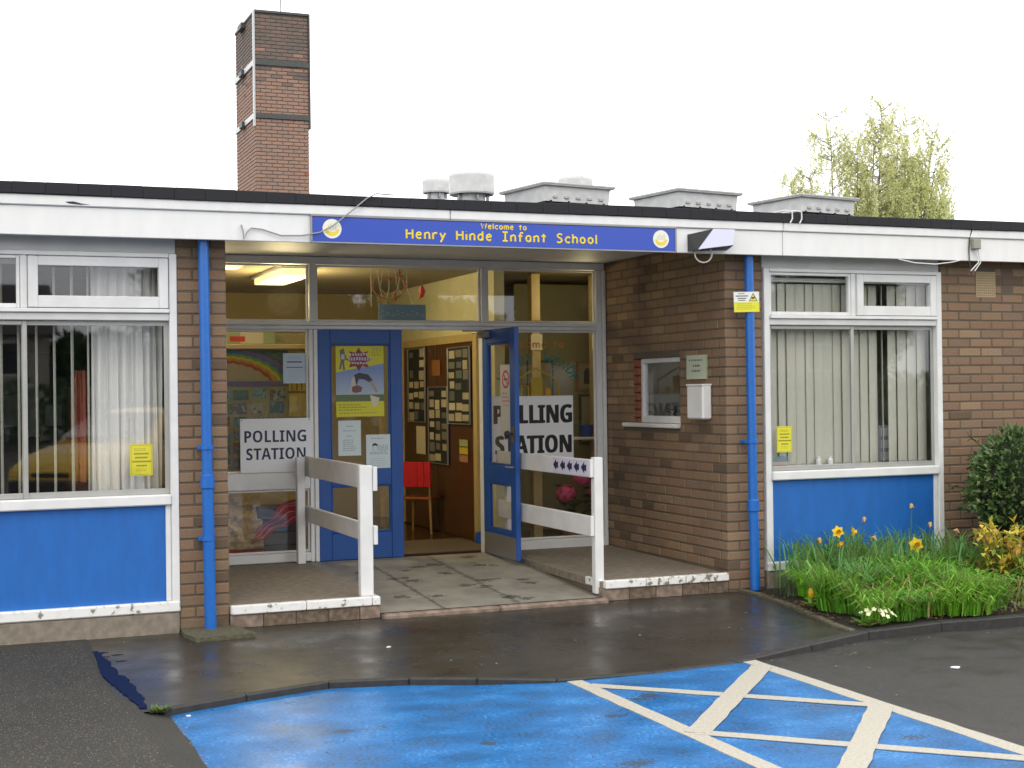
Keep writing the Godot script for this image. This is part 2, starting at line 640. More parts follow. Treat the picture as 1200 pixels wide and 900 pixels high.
	M.pine = mat(Color(0.48, 0.36, 0.15), 0.45, coarse, 1.0)
	M.dark_wood = mat(Color(0.075, 0.028, 0.014), 0.35, coarse, 1.2)
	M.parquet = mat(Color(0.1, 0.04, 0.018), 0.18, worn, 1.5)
	M.door_mat = mat(Color(0.14, 0.1, 0.06), 0.95, grain, 3.0)
	M.cream_wall = mat(Color(0.6, 0.56, 0.33), 0.7, coarse, 0.5)
	M.green_wall = mat(Color(0.24, 0.25, 0.15), 0.7, coarse, 0.5)
	M.brown_wall = mat(Color(0.32, 0.25, 0.12), 0.8, fine, 2.0)
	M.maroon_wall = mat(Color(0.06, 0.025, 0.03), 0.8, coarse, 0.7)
	M.ceiling = mat(Color(0.27, 0.22, 0.12), 0.85, coarse, 0.5)
	M.office_wall = mat(Color(0.72, 0.7, 0.58), 0.8, coarse, 0.5)
	M.black = mat(Color(0.012, 0.012, 0.014), 0.5)
	M.paper = mat(Color(0.72, 0.75, 0.75), 0.7)
	M.cream_paper = mat(Color(0.6, 0.54, 0.38), 0.8)
	M.grey_metal = mat(Color(0.3, 0.3, 0.3), 0.4)
	M.grey_metal.metallic = 0.6
	M.brass = mat(Color(0.5, 0.36, 0.14), 0.3)
	M.brass.metallic = 0.9
	M.lid_grey = mat(Color(0.4, 0.4, 0.39), 0.6)
	M.roof_white = mat(Color(0.7, 0.71, 0.7), 0.55, noise_tex(0.015, 5, 0.7, 1.0, 512, FastNoiseLite.TYPE_SIMPLEX_SMOOTH, 81), 1.0)
	M.slat = mat(Color(0.66, 0.66, 0.57), 0.8, fine, 3.0)
	M.slat.backlight_enabled = true
	M.slat.backlight = Color(0.7, 0.7, 0.6)
	M.curtain = mat(Color(0.82, 0.82, 0.8), 0.9, fine, 3.0)
	M.lamp = StandardMaterial3D.new()
	M.lamp.albedo_color = Color(1, 0.95, 0.8)
	M.lamp.emission_enabled = true
	M.lamp.emission = Color(1.0, 0.9, 0.66)
	M.lamp.emission_energy_multiplier = 1.0
	M.cable = mat(Color(0.3, 0.3, 0.29), 0.6)
	M.white_cable = mat(Color(0.7, 0.7, 0.68), 0.5)
	M.dark_cable = mat(Color(0.03, 0.03, 0.03), 0.6)
	# bricks: a family of brown and plum tones
	var brick_noise := noise_tex(0.05, 4, 0.72, 1.05, 512, FastNoiseLite.TYPE_SIMPLEX_SMOOTH, 91)
	for c in [[0.259, 0.165, 0.099], [0.274, 0.182, 0.109], [0.245, 0.159, 0.099], [0.234, 0.156, 0.099], [0.265, 0.163, 0.099], [0.253, 0.171, 0.105], [0.281, 0.176, 0.106], [0.224, 0.148, 0.095], [0.268, 0.177, 0.105], [0.25, 0.152, 0.095], [0.145, 0.097, 0.061], [0.323, 0.214, 0.129]]:
		brick_mats.append(mat(Color(c[0], c[1], c[2]), 0.85, brick_noise, 2.3, 0.3, bumpy))
	for i in 10:      # the last two, a plum and a buff, stay rare
		brick_mats.append(brick_mats[i])


# ---------------------------------------------------------------- ground
func ground():
	var st := mb()
	quad(st, Vector3(-220, -0.04, -120), Vector3(220, -0.04, -120), Vector3(220, -0.04, 260), Vector3(-220, -0.04, 260), Vector3.UP)
	struct("car_park", st, M.asphalt)
	# the rougher, lighter strip of tarmac on the left, with its ragged seam
	var seam := [[0.0, 0.838], [0.1, 0.838], [0.8, 0.817], [1.3, 0.80], [1.74, 0.81], [2.226, 0.882], [2.35, 0.9]]
	var pts := PackedVector2Array([Vector2(-8, 0.0), Vector2(-8, 14)])
	var right := [[14.0, 1.0], [5.0, 0.98], [3.5, 0.955], [3.1, 0.93], [2.8, 0.905]]
	for p in right:
		pts.append(Vector2(p[1], p[0]))
	for i in range(seam.size() - 1, -1, -1):
		pts.append(Vector2(seam[i][1] + rng.randf_range(-0.01, 0.01), seam[i][0]))
	st = mb()
	slab(st, pts, -0.045, 0.004)
	struct("tarmac_path", st, M.rough_asphalt)
	# a sloping strip between that path and the blue bay
	st = mb()
	var zs := [2.3, 2.6, 2.9, 3.2, 3.5, 4.2, 5.0, 9.0, 14.0]
	for i in zs.size() - 1:
		var a0: float = [0.89, 0.9, 0.91, 0.94, 0.955, 0.97, 0.98, 0.99, 1.0][i] - 0.02
		var a1: float = [0.89, 0.9, 0.91, 0.94, 0.955, 0.97, 0.98, 0.99, 1.0][i + 1] - 0.02
		var n := Vector3(0.25, 0.97, 0)
		quad(st, Vector3(a0, 0.003, zs[i]), Vector3(1.045, -0.037, zs[i]), Vector3(1.045, -0.037, zs[i + 1]), Vector3(a1, 0.003, zs[i + 1]), n.normalized())
	struct("path_edge", st, M.rough_asphalt)
	# the wet pavement in front of the porch
	var front := [[0.80, 2.36, 0.0], [1.0, 2.31, 0.0], [1.45, 2.14, 0.0], [1.93, 1.995, 0.0], [2.36, 2.1, 0.0], [2.7, 2.26, 0.0], [3.12, 2.39, -0.02], [3.72, 2.39, -0.03], [4.29, 2.33, -0.03], [4.6, 2.2, -0.02], [4.95, 2.12, -0.005], [5.37, 1.96, 0.0]]
	st = mb()
	for i in front.size() - 1:
		var p = front[i]
		var q = front[i + 1]
		var b0 := Vector3(maxf(p[0], 0.79), 0.0, -0.02)
		var b1 := Vector3(q[0], 0.0, -0.02)
		for k in 4:
			var s0 := k / 4.0
			var s1 := (k + 1) / 4.0
			var f0 := Vector3(p[0], p[2], p[1])
			var f1 := Vector3(q[0], q[2], q[1])
			quad(st, b0.lerp(f0, s0), b1.lerp(f1, s0), b1.lerp(f1, s1), b0.lerp(f0, s1), Vector3.UP)
	quad(st, Vector3(5.37, 0, 1.96), Vector3(5.40, 0, 1.7), Vector3(5.7, 0, 0.2), Vector3(5.37, 0, -0.02), Vector3.UP)
	quad(st, Vector3(5.7, 0, 0.2), Vector3(5.7, 0, 0.2), Vector3(5.72, 0, -0.02), Vector3(5.37, 0, -0.02), Vector3.UP)
	struct("pavement", st, M.wet_asphalt)
	# kerb stones in front of it
	var kerb := Node3D.new()
	kerb.name = "kerb"
	add_child(kerb)
	kerb.set_meta("kind", "structure")
	for i in range(1, 8):
		kerb_stone(kerb, front[i], front[i + 1], 0.05, front[i][2])
	for e in [[[4.29, 2.33, -0.028], [4.91, 2.17, 0.0]], [[4.91, 2.17, 0.0], [5.46, 1.99, 0.012]], [[5.46, 1.99, 0.012], [6.06, 1.95, 0.02]], [[6.06, 1.95, 0.02], [6.71, 2.0, 0.025]], [[6.71, 2.0, 0.025], [7.6, 2.12, 0.025]], [[7.6, 2.12, 0.025], [8.6, 2.3, 0.025]], [[8.6, 2.3, 0.025], [9.6, 2.5, 0.025]], [[9.6, 2.5, 0.025], [10.6, 2.7, 0.025]]]:
		kerb_stone(kerb, e[0], e[1], 0.09, e[0][2])
	# the thin concrete edging between pavement and bed
	var edging := Node3D.new()
	edging.name = "path_edging"
	add_child(edging)
	edging.set_meta("kind", "structure")
	var ed := [[5.72, -0.02], [5.725, 0.2], [5.63, 0.87], [5.42, 1.7], [5.39, 1.93]]
	for i in ed.size() - 1:
		var d := Vector2(ed[i + 1][0] - ed[i][0], ed[i + 1][1] - ed[i][1])
		var l := d.length()
		var o := obj("edging_stone", box(-0.025, 0.025, -0.1, 0.022, 0.003, l - 0.003, 0.006), M.mossy, edging, Vector3(ed[i][0], 0, ed[i][1]))
		o.rotation.y = atan2(d.x, d.y)
	# blue paint of the parking bay and the white hatching laid on it
	st = mb()
	var top := [[1.044, 2.285], [1.45, 2.12], [1.93, 2.01], [2.36, 2.1], [2.7, 2.25], [3.12, 2.36], [3.19, 2.345], [3.72, 2.37], [4.4, 2.28]]
	var outline := PackedVector2Array()
	for p in top:
		outline.append(Vector2(p[0], p[1] + 0.005))
	outline.append(Vector2(4.41, 9.0))
	for k in range(26, -1, -1):
		outline.append(Vector2(1.045 + rng.randf_range(-0.015, 0.015), 2.4 + k * 0.25))
	var bay := mb()
	var idx := Geometry2D.triangulate_polygon(outline)
	for i in range(0, idx.size(), 3):
		var t3 := [outline[idx[i]], outline[idx[i + 1]], outline[idx[i + 2]]]
		if (t3[1] - t3[0]).cross(t3[2] - t3[0]) < 0:
			t3.reverse()
		for q in t3:
			bay.set_normal(Vector3.UP)
			bay.set_uv(Vector2((q.x - 1.0) / 3.5, (q.y - 1.9) / 3.6))
			bay.add_vertex(Vector3(q.x, -0.035, q.y))
	struct("bay_paint", bay, M.bay_blue)
	var lines := mb()
	var strip := func(x0: float, z0: float, x1: float, z1: float, w: float, y: float):
		var a := Vector2(x0, z0)
		var b := Vector2(x1, z1)
		var d := (b - a).normalized()
		var s := Vector2(-d.y, d.x) * w * 0.5
		var n := int(ceil((b - a).length() / 0.12))
		var l := PackedVector2Array()
		var r := []
		for i in n + 1:
			var c := a.lerp(b, float(i) / n)
			l.append(c + s * rng.randf_range(0.9, 1.06))
			r.append(c - s * rng.randf_range(0.9, 1.06))
		r.reverse()
		for c in r:
			l.append(c)
		slab(lines, l, y - 0.003, y)
	strip.call(3.225, 2.33, 3.225, 9.0, 0.095, -0.0315)
	strip.call(4.39, 2.28, 4.375, 9.0, 0.1, -0.0315)
	for k in 5:
		strip.call(3.25, 2.55 + k * 1.17, 4.35, 3.6 + k * 1.17, 0.085, -0.0295)
		strip.call(4.36, 2.5 + k * 1.13, 3.25, 3.74 + k * 1.13, 0.125, -0.0275)
	struct("road_markings", lines, M.road_white)
	# the navy spill that has run along the seam
	st = mb()
	var left_edge := PackedVector2Array()
	var right_edge := []
	for k in 45:
		var z := 0.5 + k * 0.04
		var base := lerpf(0.835, 0.805, clampf((z - 0.5) / 0.8, 0, 1)) if z < 1.3 else lerpf(0.805, 0.9, (z - 1.3) / 0.95)
		var w := 0.105 * pow(sin(clampf((z - 0.45) / 1.85, 0, 1) * PI), 0.7) * (0.6 + 0.4 * clampf((z - 0.5) / 0.9, 0, 1))
		left_edge.append(Vector2(base + rng.randf_range(-0.006, 0.006), z))
		right_edge.append(Vector2(base + 0.012 + w * (0.85 + 0.12 * sin(z * 23.0) + rng.randf_range(-0.08, 0.08)), z))
	right_edge.reverse()
	for q in right_edge:
		left_edge.append(q)
	slab(st, left_edge, 0.001, 0.0065)
	for k in 7:
		var z := rng.randf_range(0.5, 1.4)
		var x := 0.86 + absf(rng.randfn()) * 0.05 + maxf(0.0, z - 1.3) * 0.09
		var l := rng.randf_range(0.01, 0.035)
		slab(st, PackedVector2Array([Vector2(x - l, z), Vector2(x, z - 0.006), Vector2(x + l, z + 0.003), Vector2(x, z + 0.008)]), 0.0005, 0.003 + 0.0001 * (k % 9))
	struct("paint_spill", st, M.spill)
	# mossy concrete pad under the left downpipe
	st = mb()
	slab(st, PackedVector2Array([Vector2(1.44, 0.0), Vector2(1.43, 0.22), Vector2(1.47, 0.43), Vector2(1.86, 0.4), Vector2(1.79, 0.0)]), -0.01, 0.028)
	struct("drain_pad", st, M.mossy)
	# soil of the flower bed
	st = mb()
	var ring := [[5.74, 0.0], [5.73, 0.25], [5.64, 0.9], [5.43, 1.72], [5.42, 1.92], [6.06, 1.88], [6.71, 1.93], [7.6, 2.05], [8.6, 2.23], [10.6, 2.6], [10.6, 0.0]]
	var c := Vector3(6.8, 0.06, 0.9)
	for i in ring.size():
		var p = ring[i]
		var q = ring[(i + 1) % ring.size()]
		quad(st, c, Vector3(p[0], 0.008, p[1]), Vector3(q[0], 0.008, q[1]), c, Vector3.UP)
	struct("flower_bed_soil", st, M.soil)


func bay_picture() -> Image:
	var n := FastNoiseLite.new()
	n.seed = 31
	n.frequency = 0.011
	n.fractal_octaves = 5
	var n2 := FastNoiseLite.new()
	n2.seed = 32
	n2.frequency = 0.16
	n2.fractal_octaves = 2
	var im := Image.create(896, 920, false, Image.FORMAT_RGB8)
	var scuffs := [[Vector2(3.33, 2.95), 0.09], [Vector2(3.42, 2.9), 0.07], [Vector2(3.2, 3.15), 0.05], [Vector2(3.05, 3.25), 0.06], [Vector2(1.75, 3.0), 0.05], [Vector2(1.95, 2.98), 0.04], [Vector2(2.75, 4.1), 0.08], [Vector2(1.5, 3.9), 0.06], [Vector2(2.3, 3.5), 0.05], [Vector2(3.9, 3.0), 0.05], [Vector2(4.1, 4.2), 0.07], [Vector2(3.6, 4.0), 0.05]]
	for y in 920:
		var z := 1.9 + 3.6 * y / 920.0
		for x in 896:
			var wx := 1.0 + 3.5 * x / 896.0
			var big := n.get_noise_2d(x * 0.7, y)
			var fine := n2.get_noise_2d(x, y)
			var v := 0.84 + 0.27 * big + 0.26 * fine
			var c := Color(0.011, 0.15, 0.42) * clampf(v, 0.3, 1.5)
			if fine + big * 0.8 < -0.5:      # aggregate worn bare
				c = c.lerp(Color(0.03, 0.06, 0.1), 0.7)
			if fine + big > 0.62:
				c = c.lerp(Color(0.1, 0.3, 0.6), 0.5)
			for s in scuffs:
				var d: float = Vector2(wx - s[0].x, (z - s[0].y) * 1.3).length() / s[1]
				if d < 1.4 and d + fine * 0.9 + big * 0.5 < 0.85:
					c = c.lerp(Color(0.03, 0.045, 0.06), 0.75)
			im.set_pixel(x, y, srgb(c))
	return im


func kerb_stone(parent: Node3D, p: Array, q: Array, w: float, y: float):
	var d := Vector2(q[0] - p[0], q[1] - p[1])
	var l := d.length()
	var st := box(-0.012, w - 0.012, -0.12, 0.0, 0.001, l - 0.001, 0.007)
	var o := obj("kerb_stone", st, M.kerb, parent)
	var dir := Vector3(d.x, q[2] - p[2], d.y).normalized()
	var side := Vector3.UP.cross(dir).normalized()
	o.transform = Transform3D(Basis(side, dir.cross(side), dir).orthonormalized(), Vector3(p[0], maxf(p[2], y) + 0.003, p[1]))


# ---------------------------------------------------------------- brickwork of the front
func brick_walls():
	var y0 := 0.02
	var top := 2.66
	# left pier
	var p := thing("brick_pier", "slim brown brick pier between the left window and the porch, behind a blue pipe", "brick pier")
	obj("mortar", box(1.438, 1.764, -0.1, 2.74, -0.35, -0.0055, 0.001), M.mortar, p)
	var rows := []
	var k := 0
	while y0 + k * 0.075 < top:
		var y := y0 + k * 0.075
		if k % 2:
			rows.append([Vector3(1.437, y, 0), 0.0, 0.1])
			rows.append([Vector3(1.547, y, 0), 0.0, 0.218])
		else:
			rows.append([Vector3(1.437, y, 0), 0.0, 0.218])
			rows.append([Vector3(1.665, y, 0), 0.0, 0.1])
		k += 1
	lay_bricks(p, rows)
	# the porch's left side, behind that pier
	p = thing("brick_wall", "brown brick side wall of the porch behind the left pier, hidden by it", "brick wall")
	obj("mortar", box(1.7, 1.7585, 0.15, 2.74, -2.2, -0.352, 0.001), M.mortar, p)
	rows = []
	k = 2
	while y0 + k * 0.075 < top:
		var z := 0.0 if (k % 2) else -0.1125
		while z > -2.1:
			rows.append([Vector3(1.764, y0 + k * 0.075, z), PI / 2, minf(0.215, z + 2.15)])
			z -= 0.225
		k += 1
	lay_bricks(p, rows, 0)
	# right pier with its toothed corner
	p = thing("brick_pier", "brown brick corner pier right of the porch, behind the pipe with the camera sign", "brick pier")
	obj("mortar", box(5.6155, 5.93, -0.1, 2.74, -0.1, -0.0055, 0.001), M.mortar, p)
	rows = []
	k = 0
	while y0 + k * 0.075 < top:
		var y := y0 + k * 0.075
		if k % 2:
			rows.append([Vector3(5.61, y, 0), 0.0, 0.218])
			rows.append([Vector3(5.838, y, 0), 0.0, 0.1])
		else:
			rows.append([Vector3(5.61, y, -0.215), -PI / 2, 0.215])
			rows.append([Vector3(5.72, y, 0), 0.0, 0.218])
		k += 1
	lay_bricks(p, rows)
	# the porch's side wall, facing the doors' approach, with the hatch opening (z -1.57..-0.755, y 1.27..1.84)
	p = thing("brick_wall", "brown brick side wall of the porch with the white serving hatch in it", "brick wall")
	var st := mb()
	addbox(st, 5.6155, 5.71, -0.1, 1.26, -2.2, -0.11, 0.001)
	addbox(st, 5.6155, 5.71, 1.845, 2.74, -2.2, -0.11, 0.001)
	addbox(st, 5.6155, 5.71, 1.262, 1.843, -2.2, -1.585, 0.001)
	addbox(st, 5.6155, 5.71, 1.262, 1.843, -0.745, -0.11, 0.001)
	obj("mortar", st, M.mortar, p)
	rows = []
	k = 0
	while y0 + k * 0.075 < top:
		var y := y0 + k * 0.075
		var z := -0.1125 if (k % 2) else -0.225
		if y > 0.1:
			while z > -2.16:
				var z1 := maxf(z - 0.215, -2.2)
				var cut := [[z1, z]]
				if y + 0.06 > 1.265 and y < 1.84:
					cut = []
					if z > -0.745:
						cut.append([maxf(z1, -0.745), z])
					if z1 < -1.585:
						cut.append([z1, minf(z, -1.585)])
				for c in cut:
					if c[1] - c[0] > 0.03:
						rows.append([Vector3(5.61, y, c[0]), -PI / 2, snappedf(c[1] - c[0], 0.001)])
				z -= 0.225
		k += 1
	rows.sort_custom(func(a, b): return a[0].z > b[0].z)
	lay_bricks(p, rows)
	# red brick reveal on the far side of the hatch
	st = mb()
	for i in 8:
		addbox(st, 5.613, 5.7, 1.262 + i * 0.073, 1.262 + i * 0.073 + 0.063, -1.584, -1.5, 0.004)
	obj("hatch_reveal", st, mat(Color(0.25, 0.085, 0.045), 0.85, noise_tex(0.05, 4, 0.72, 1.05, 512, FastNoiseLite.TYPE_SIMPLEX_SMOOTH, 91), 2.3), p)
	# right wall beyond the office window
	p = thing("brick_wall", "brown brick wall with an air brick, right of the office window behind the round bush", "brick wall")
	obj("mortar", box(7.656, 13.0, -0.1, 2.74, -0.1, -0.0055, 0.001), M.mortar, p)
	rows = course_rows(7.656, 12.99, y0, top, 0.0, 0.04)
	rows = rows.filter(func(b): return not (b[0].y > 2.28 and b[0].y < 2.5 and b[0].x < 8.215 and b[0].x + b[2] > 8.02))
	for y in [2.27, 2.345, 2.42, 2.495]:      # bricks cut round the air brick
		for r in course_rows(7.656, 8.6, y, y + 0.066, 0.0, 0.04):
			if r[0].y > 2.28 and r[0].y < 2.5 and r[0].x < 8.215 and r[0].x + r[2] > 8.02:
				if r[0].x < 7.98:
					rows.append([r[0], 0.0, snappedf(8.015 - r[0].x, 0.001)])
				if r[0].x + r[2] > 8.25:
					rows.append([Vector3(8.22, y, 0), 0.0, snappedf(r[0].x + r[2] - 8.22, 0.001)])
	rows.sort_custom(func(a, b): return a[0].x < b[0].x)
	lay_bricks(p, rows)
	# wall to the left, beyond the classroom window
	p = thing("brick_wall", "brown brick wall left of the classroom window", "brick wall")
	obj("mortar", box(-6.0, -0.475, -0.1, 2.74, -0.1, -0.0055, 0.001), M.mortar, p)
	rows = course_rows(-6.0, -0.475, y0, top, 0.0)
	lay_bricks(p, rows, 0)


# ---------------------------------------------------------------- flat roof
func roof():
	var r := thing("flat_roof", "long flat roof with a black felt edge over a white fascia", "roof")
	obj("roof_deck", box(-6.0, 13.0, 2.745, 2.848, -14.0, 0.14, 0.002), M.felt, r)
	var st := mb()
	var x := -6.0
	while x < 13.0:      # felt edge in lengths with slight waves and laps
		var n := 8
		for i in n:
			var a := x + i * 0.2
			addbox(st, a, a + 0.2, 2.852 + 0.002 * sin(a * 3.1), 2.925 + 0.004 * sin(a * 1.7) + rng.randf_range(-0.001, 0.001), -0.3, 0.212 + 0.002 * sin(a * 5.0), 0.003)
		x += 1.6
	obj("felt_edge", st, M.felt, r)
	for e in [[-6.0, -1.2], [-1.194, 3.3], [3.306, 6.02], [6.026, 9.6], [9.606, 13.0]]:
		obj("fascia_board", box(e[0], e[1], 2.597, 2.782, 0.145, 0.18, 0.003), M.fascia, r)
		obj("fascia_trim", box(e[0], e[1], 2.784, 2.851, 0.145, 0.197, 0.006), M.fascia, r)
	obj("soffit", box(-6.0, 13.0, 2.66, 2.675, 0.0, 0.144, 0.001), M.header, r)
	obj("porch_ceiling", box(1.764, 5.612, 2.735, 2.743, -2.2, 0.0, 0.001), M.header, r)
	obj("beam", box(1.764, 5.612, 2.62, 2.734, 0.02, 0.144, 0.001), M.header, r)
	# the rest of the building's shell, to close the rooms
	obj("rear_wall", box(-6.0, 13.0, -0.1, 2.744, -9.1, -9.0, 0.001), M.brown_wall, r)
	obj("end_wall", box(-6.1, -6.0, -0.1, 2.744, -9.1, -0.1, 0.001), M.brown_wall, r)
	obj("end_wall", box(13.0, 13.1, -0.1, 2.744, -9.1, 0.0, 0.001), M.brown_wall, r)


# ---------------------------------------------------------------- windows of the front
func window_unit(x0: float, x1: float, label: String, xm: float):
	var w := thing("classroom_window" if x0 < 3 else "office_window", label, "window")
	var f := -0.075
	var m = M.white
	# outer frame
	obj("jamb", box(x0, x0 + 0.05, 0.14, 2.515, f, 0.012), m, w)
	obj("jamb", box(x1 - 0.05, x1, 0.14, 2.515, f, 0.012), m, w)
	obj("head", box(x0 + 0.051, x1 - 0.051, 2.487, 2.516, f, 0.014), m, w)
	obj("header_board", box(x0, x1, 2.518, 2.742, f, -0.02), M.header, w)
	obj("transom", box(x0 + 0.051, x1 - 0.051, 2.07, 2.118, f, 0.006), M.header, w)
	obj("transom", box(x0 + 0.051, x1 - 0.051, 2.12, 2.146, f, 0.024), m, w)
	obj("mullion", box(xm - 0.022, xm + 0.022, 2.147, 2.486, f, 0.004), m, w)
	# fixed light on the left, top-hung casement on the right
	var sash := func(a: float, b: float, lo: float, hi: float, bar: float, z1: float, called: String, bar_m, gz: float):
		var s := mb()
		addbox(s, a, a + bar, lo, hi, -0.04, z1)
		addbox(s, b - bar, b, lo, hi, -0.04, z1)
		addbox(s, a + bar, b - bar, lo, lo + bar * 1.25, -0.04, z1 - 0.001)
		addbox(s, a + bar, b - bar, hi - bar, hi, -0.04, z1 - 0.001)
		var o := obj(called, s, bar_m, w)
		obj("pane", box(a + bar - 0.004, b - bar + 0.004, lo + bar * 1.25 - 0.004, hi - bar + 0.004, gz - 0.004, gz, 0.0005), M.glass, o)
	sash.call(x0 + 0.052, xm - 0.024, 2.148, 2.485, 0.022, 0.0, "fixed_light", m, -0.02)
	sash.call(xm + 0.024, x1 - 0.056, 2.15, 2.482, 0.062, 0.022, "casement", m, -0.012)
	# sliding lower lights in aluminium
	sash.call(x0 + 0.052, xm + 0.018, 0.922, 2.068, 0.03, -0.022, "sliding_light", M.alu, -0.03)
	sash.call(xm - 0.018, x1 - 0.052, 0.922, 2.068, 0.03, -0.041, "sliding_light", M.alu, -0.045)
	# sill, blue panel, bottom rail, plinth
	obj("sill", box(x0 + 0.051, x1 - 0.051, 0.85, 0.92, f, 0.028, 0.008), m, w)
	obj("blue_panel", box(x0 + 0.05, x1 - 0.05, 0.205, 0.852, -0.06, -0.018, 0.002), M.blue, w)
	obj("bead", box(x1 - 0.086, x1 - 0.051, 0.213, 0.849, -0.05, -0.004), m, w)
	obj("bead", box(x0 + 0.051, x0 + 0.07, 0.213, 0.849, -0.05, -0.004), m, w)
	obj("bottom_rail", box(x0 - 0.001, x1 - 0.0, 0.142, 0.212, f, 0.026, 0.008), M.worn_white, w)
	obj("plinth", box(x0, x1 - 0.002, -0.1, 0.138, -0.1, 0.016, 0.008), M.concrete, w)


# ---------------------------------------------------------------- porch floor
func porch_floor():
	for left in [true, false]:
		var a := 1.768 if left else 4.53
		var b := 2.815 if left else 5.608
		var p := thing("porch_step", "raised concrete step at the left of the ramp with a white painted edge" if left else "raised concrete step at the right of the ramp with a chipped white edge", "step")
		var zs := [-0.03, -0.75, -1.45, -2.14]
		for i in 3:
			for j in 1:
				var xa = a
				var xb = b
				var o := obj("slab", box(xa + 0.0005, xb - 0.0005, -0.06, 0.0, zs[i + 1] + 0.0005, zs[i] - 0.0005, 0.0012), M.concrete, p)
				o.position.y = 0.147
				o.rotation.x = 0.008
		# white nosing in lengths, brick riser under it
		var cuts := [a, a + 0.52, b - 0.06 if left else b - 0.38, b] if left else [a + 0.02, a + 0.36, a + 0.7, b]
		for i in 3:
			obj("nosing", box(cuts[i] + 0.002, cuts[i + 1] - 0.002, 0.093, 0.154, -0.03, 0.024, 0.006), M.worn_white if left or i == 0 else M.chipped_white, p)
		if left:
			obj("nosing", box(b - 0.03, b, 0.095, 0.155, -0.36, -0.034, 0.006), M.worn_white, p)
		else:
			obj("nosing", box(a, a + 0.03, 0.095, 0.155, -0.3, -0.034, 0.006), M.worn_white, p)
		var x := a
		while x < b - 0.05:
			obj("brick", box(x + 0.001, minf(x + 0.224, b) - 0.001, 0.0, 0.09, -0.1, 0.008 + rng.randf_range(-0.003, 0.002), 0.004), M.riser_brown if rng.randf() < 0.6 else M.pink_concrete, p)
			x += 0.225
		obj("fill", box(a + 0.004, b - 0.004, -0.1, 0.088, -2.2, -0.005, 0.002), M.mortar, p)
	var r := thing("entrance_ramp", "worn concrete ramp up to the blue doors, with damp footmarks", "ramp")
	var cuts := [2.818, 3.29, 3.87, 4.525]
	var img := ramp_picture()
	var m := image_mat(img, 0.55)
	for i in 3:
		var st := mb()
		var a: float = cuts[i] + 0.0015
		var b: float = cuts[i + 1] - 0.0015
		var y0 := 0.034
		var y1 := 0.158
		var corner := func(x: float, z: float) -> Vector3: return Vector3(x, lerpf(y0, y1, clampf(-z / 2.14, 0, 1)), z)
		for k in 6:
			var za := -2.14 * k / 6.0
			var zb := -2.14 * (k + 1) / 6.0
			for v in [[a, za], [b, zb], [b, za], [a, za], [a, zb], [b, zb]]:
				st.set_normal(Vector3(0, 1, 0.058).normalized())
				st.set_uv(Vector2((v[0] - 2.8) / 1.75, -v[1] / 2.2))
				st.add_vertex(corner.call(v[0], v[1]))
		obj("slab", st, m, r)
	var st2 := mb()
	prism(st2, PackedVector2Array([Vector2(0.0, -0.08), Vector2(2.14, -0.08), Vector2(2.14, 0.15), Vector2(0, 0.026)]), 2.822, 4.52)
	var base := obj("base", st2, M.mortar, r)
	base.rotation.y = PI / 2
	var x2 := 2.822
	while x2 < 4.55:
		var st3 := mb()
		var e := minf(x2 + 0.87, 4.56)
		addbox(st3, x2 + 0.0008, e - 0.0008, -0.03, 0.032, 0.001, 0.075, 0.014)
		obj("threshold_stone", st3, M.pink_concrete, r)
		x2 += 0.87


func ramp_picture() -> Image:
	var n := FastNoiseLite.new()
	n.frequency = 0.012
	n.fractal_octaves = 5
	n.seed = 4
	var n2 := FastNoiseLite.new()
	n2.frequency = 0.035
	n2.fractal_octaves = 3
	n2.seed = 8
	var im := Image.create(448, 512, false, Image.FORMAT_RGB8)
	var dark := []
	for i in 26:      # damp footmarks, most of them towards the right of the middle slab
		dark.append([Vector2(rng.randf_range(60, 400) if i % 3 == 0 else rng.randf_range(210, 380), rng.randf_range(20, 480)), rng.randf_range(6, 17)])
	for y in 512:
		for x in 448:
			var v := 0.255 + 0.08 * n.get_noise_2d(x, y) + 0.025 * n2.get_noise_2d(x * 4, y * 4)
			var d := 0.0
			for s in dark:
				var q: Vector2 = (Vector2(x, y) - s[0]) / Vector2(1.5, 1.0)
				if absf(q.x) < 20 and absf(q.y) < 20:
					d = maxf(d, 1.0 - q.length() / s[1])
			if d > 0.0 and n2.get_noise_2d(x * 2, y * 2) + d * 1.4 > 0.35:
				v *= 0.42
			if x > 430 or absf(x - 125) < 4 + 9 * n2.get_noise_2d(x, y * 2) or absf(x - 272) < 5 + 11 * n2.get_noise_2d(x, y * 2):
				v *= 0.62
			im.set_pixel(x, y, srgb(Color(v * 1.0, v * 0.94, v * 0.8)))
	return im


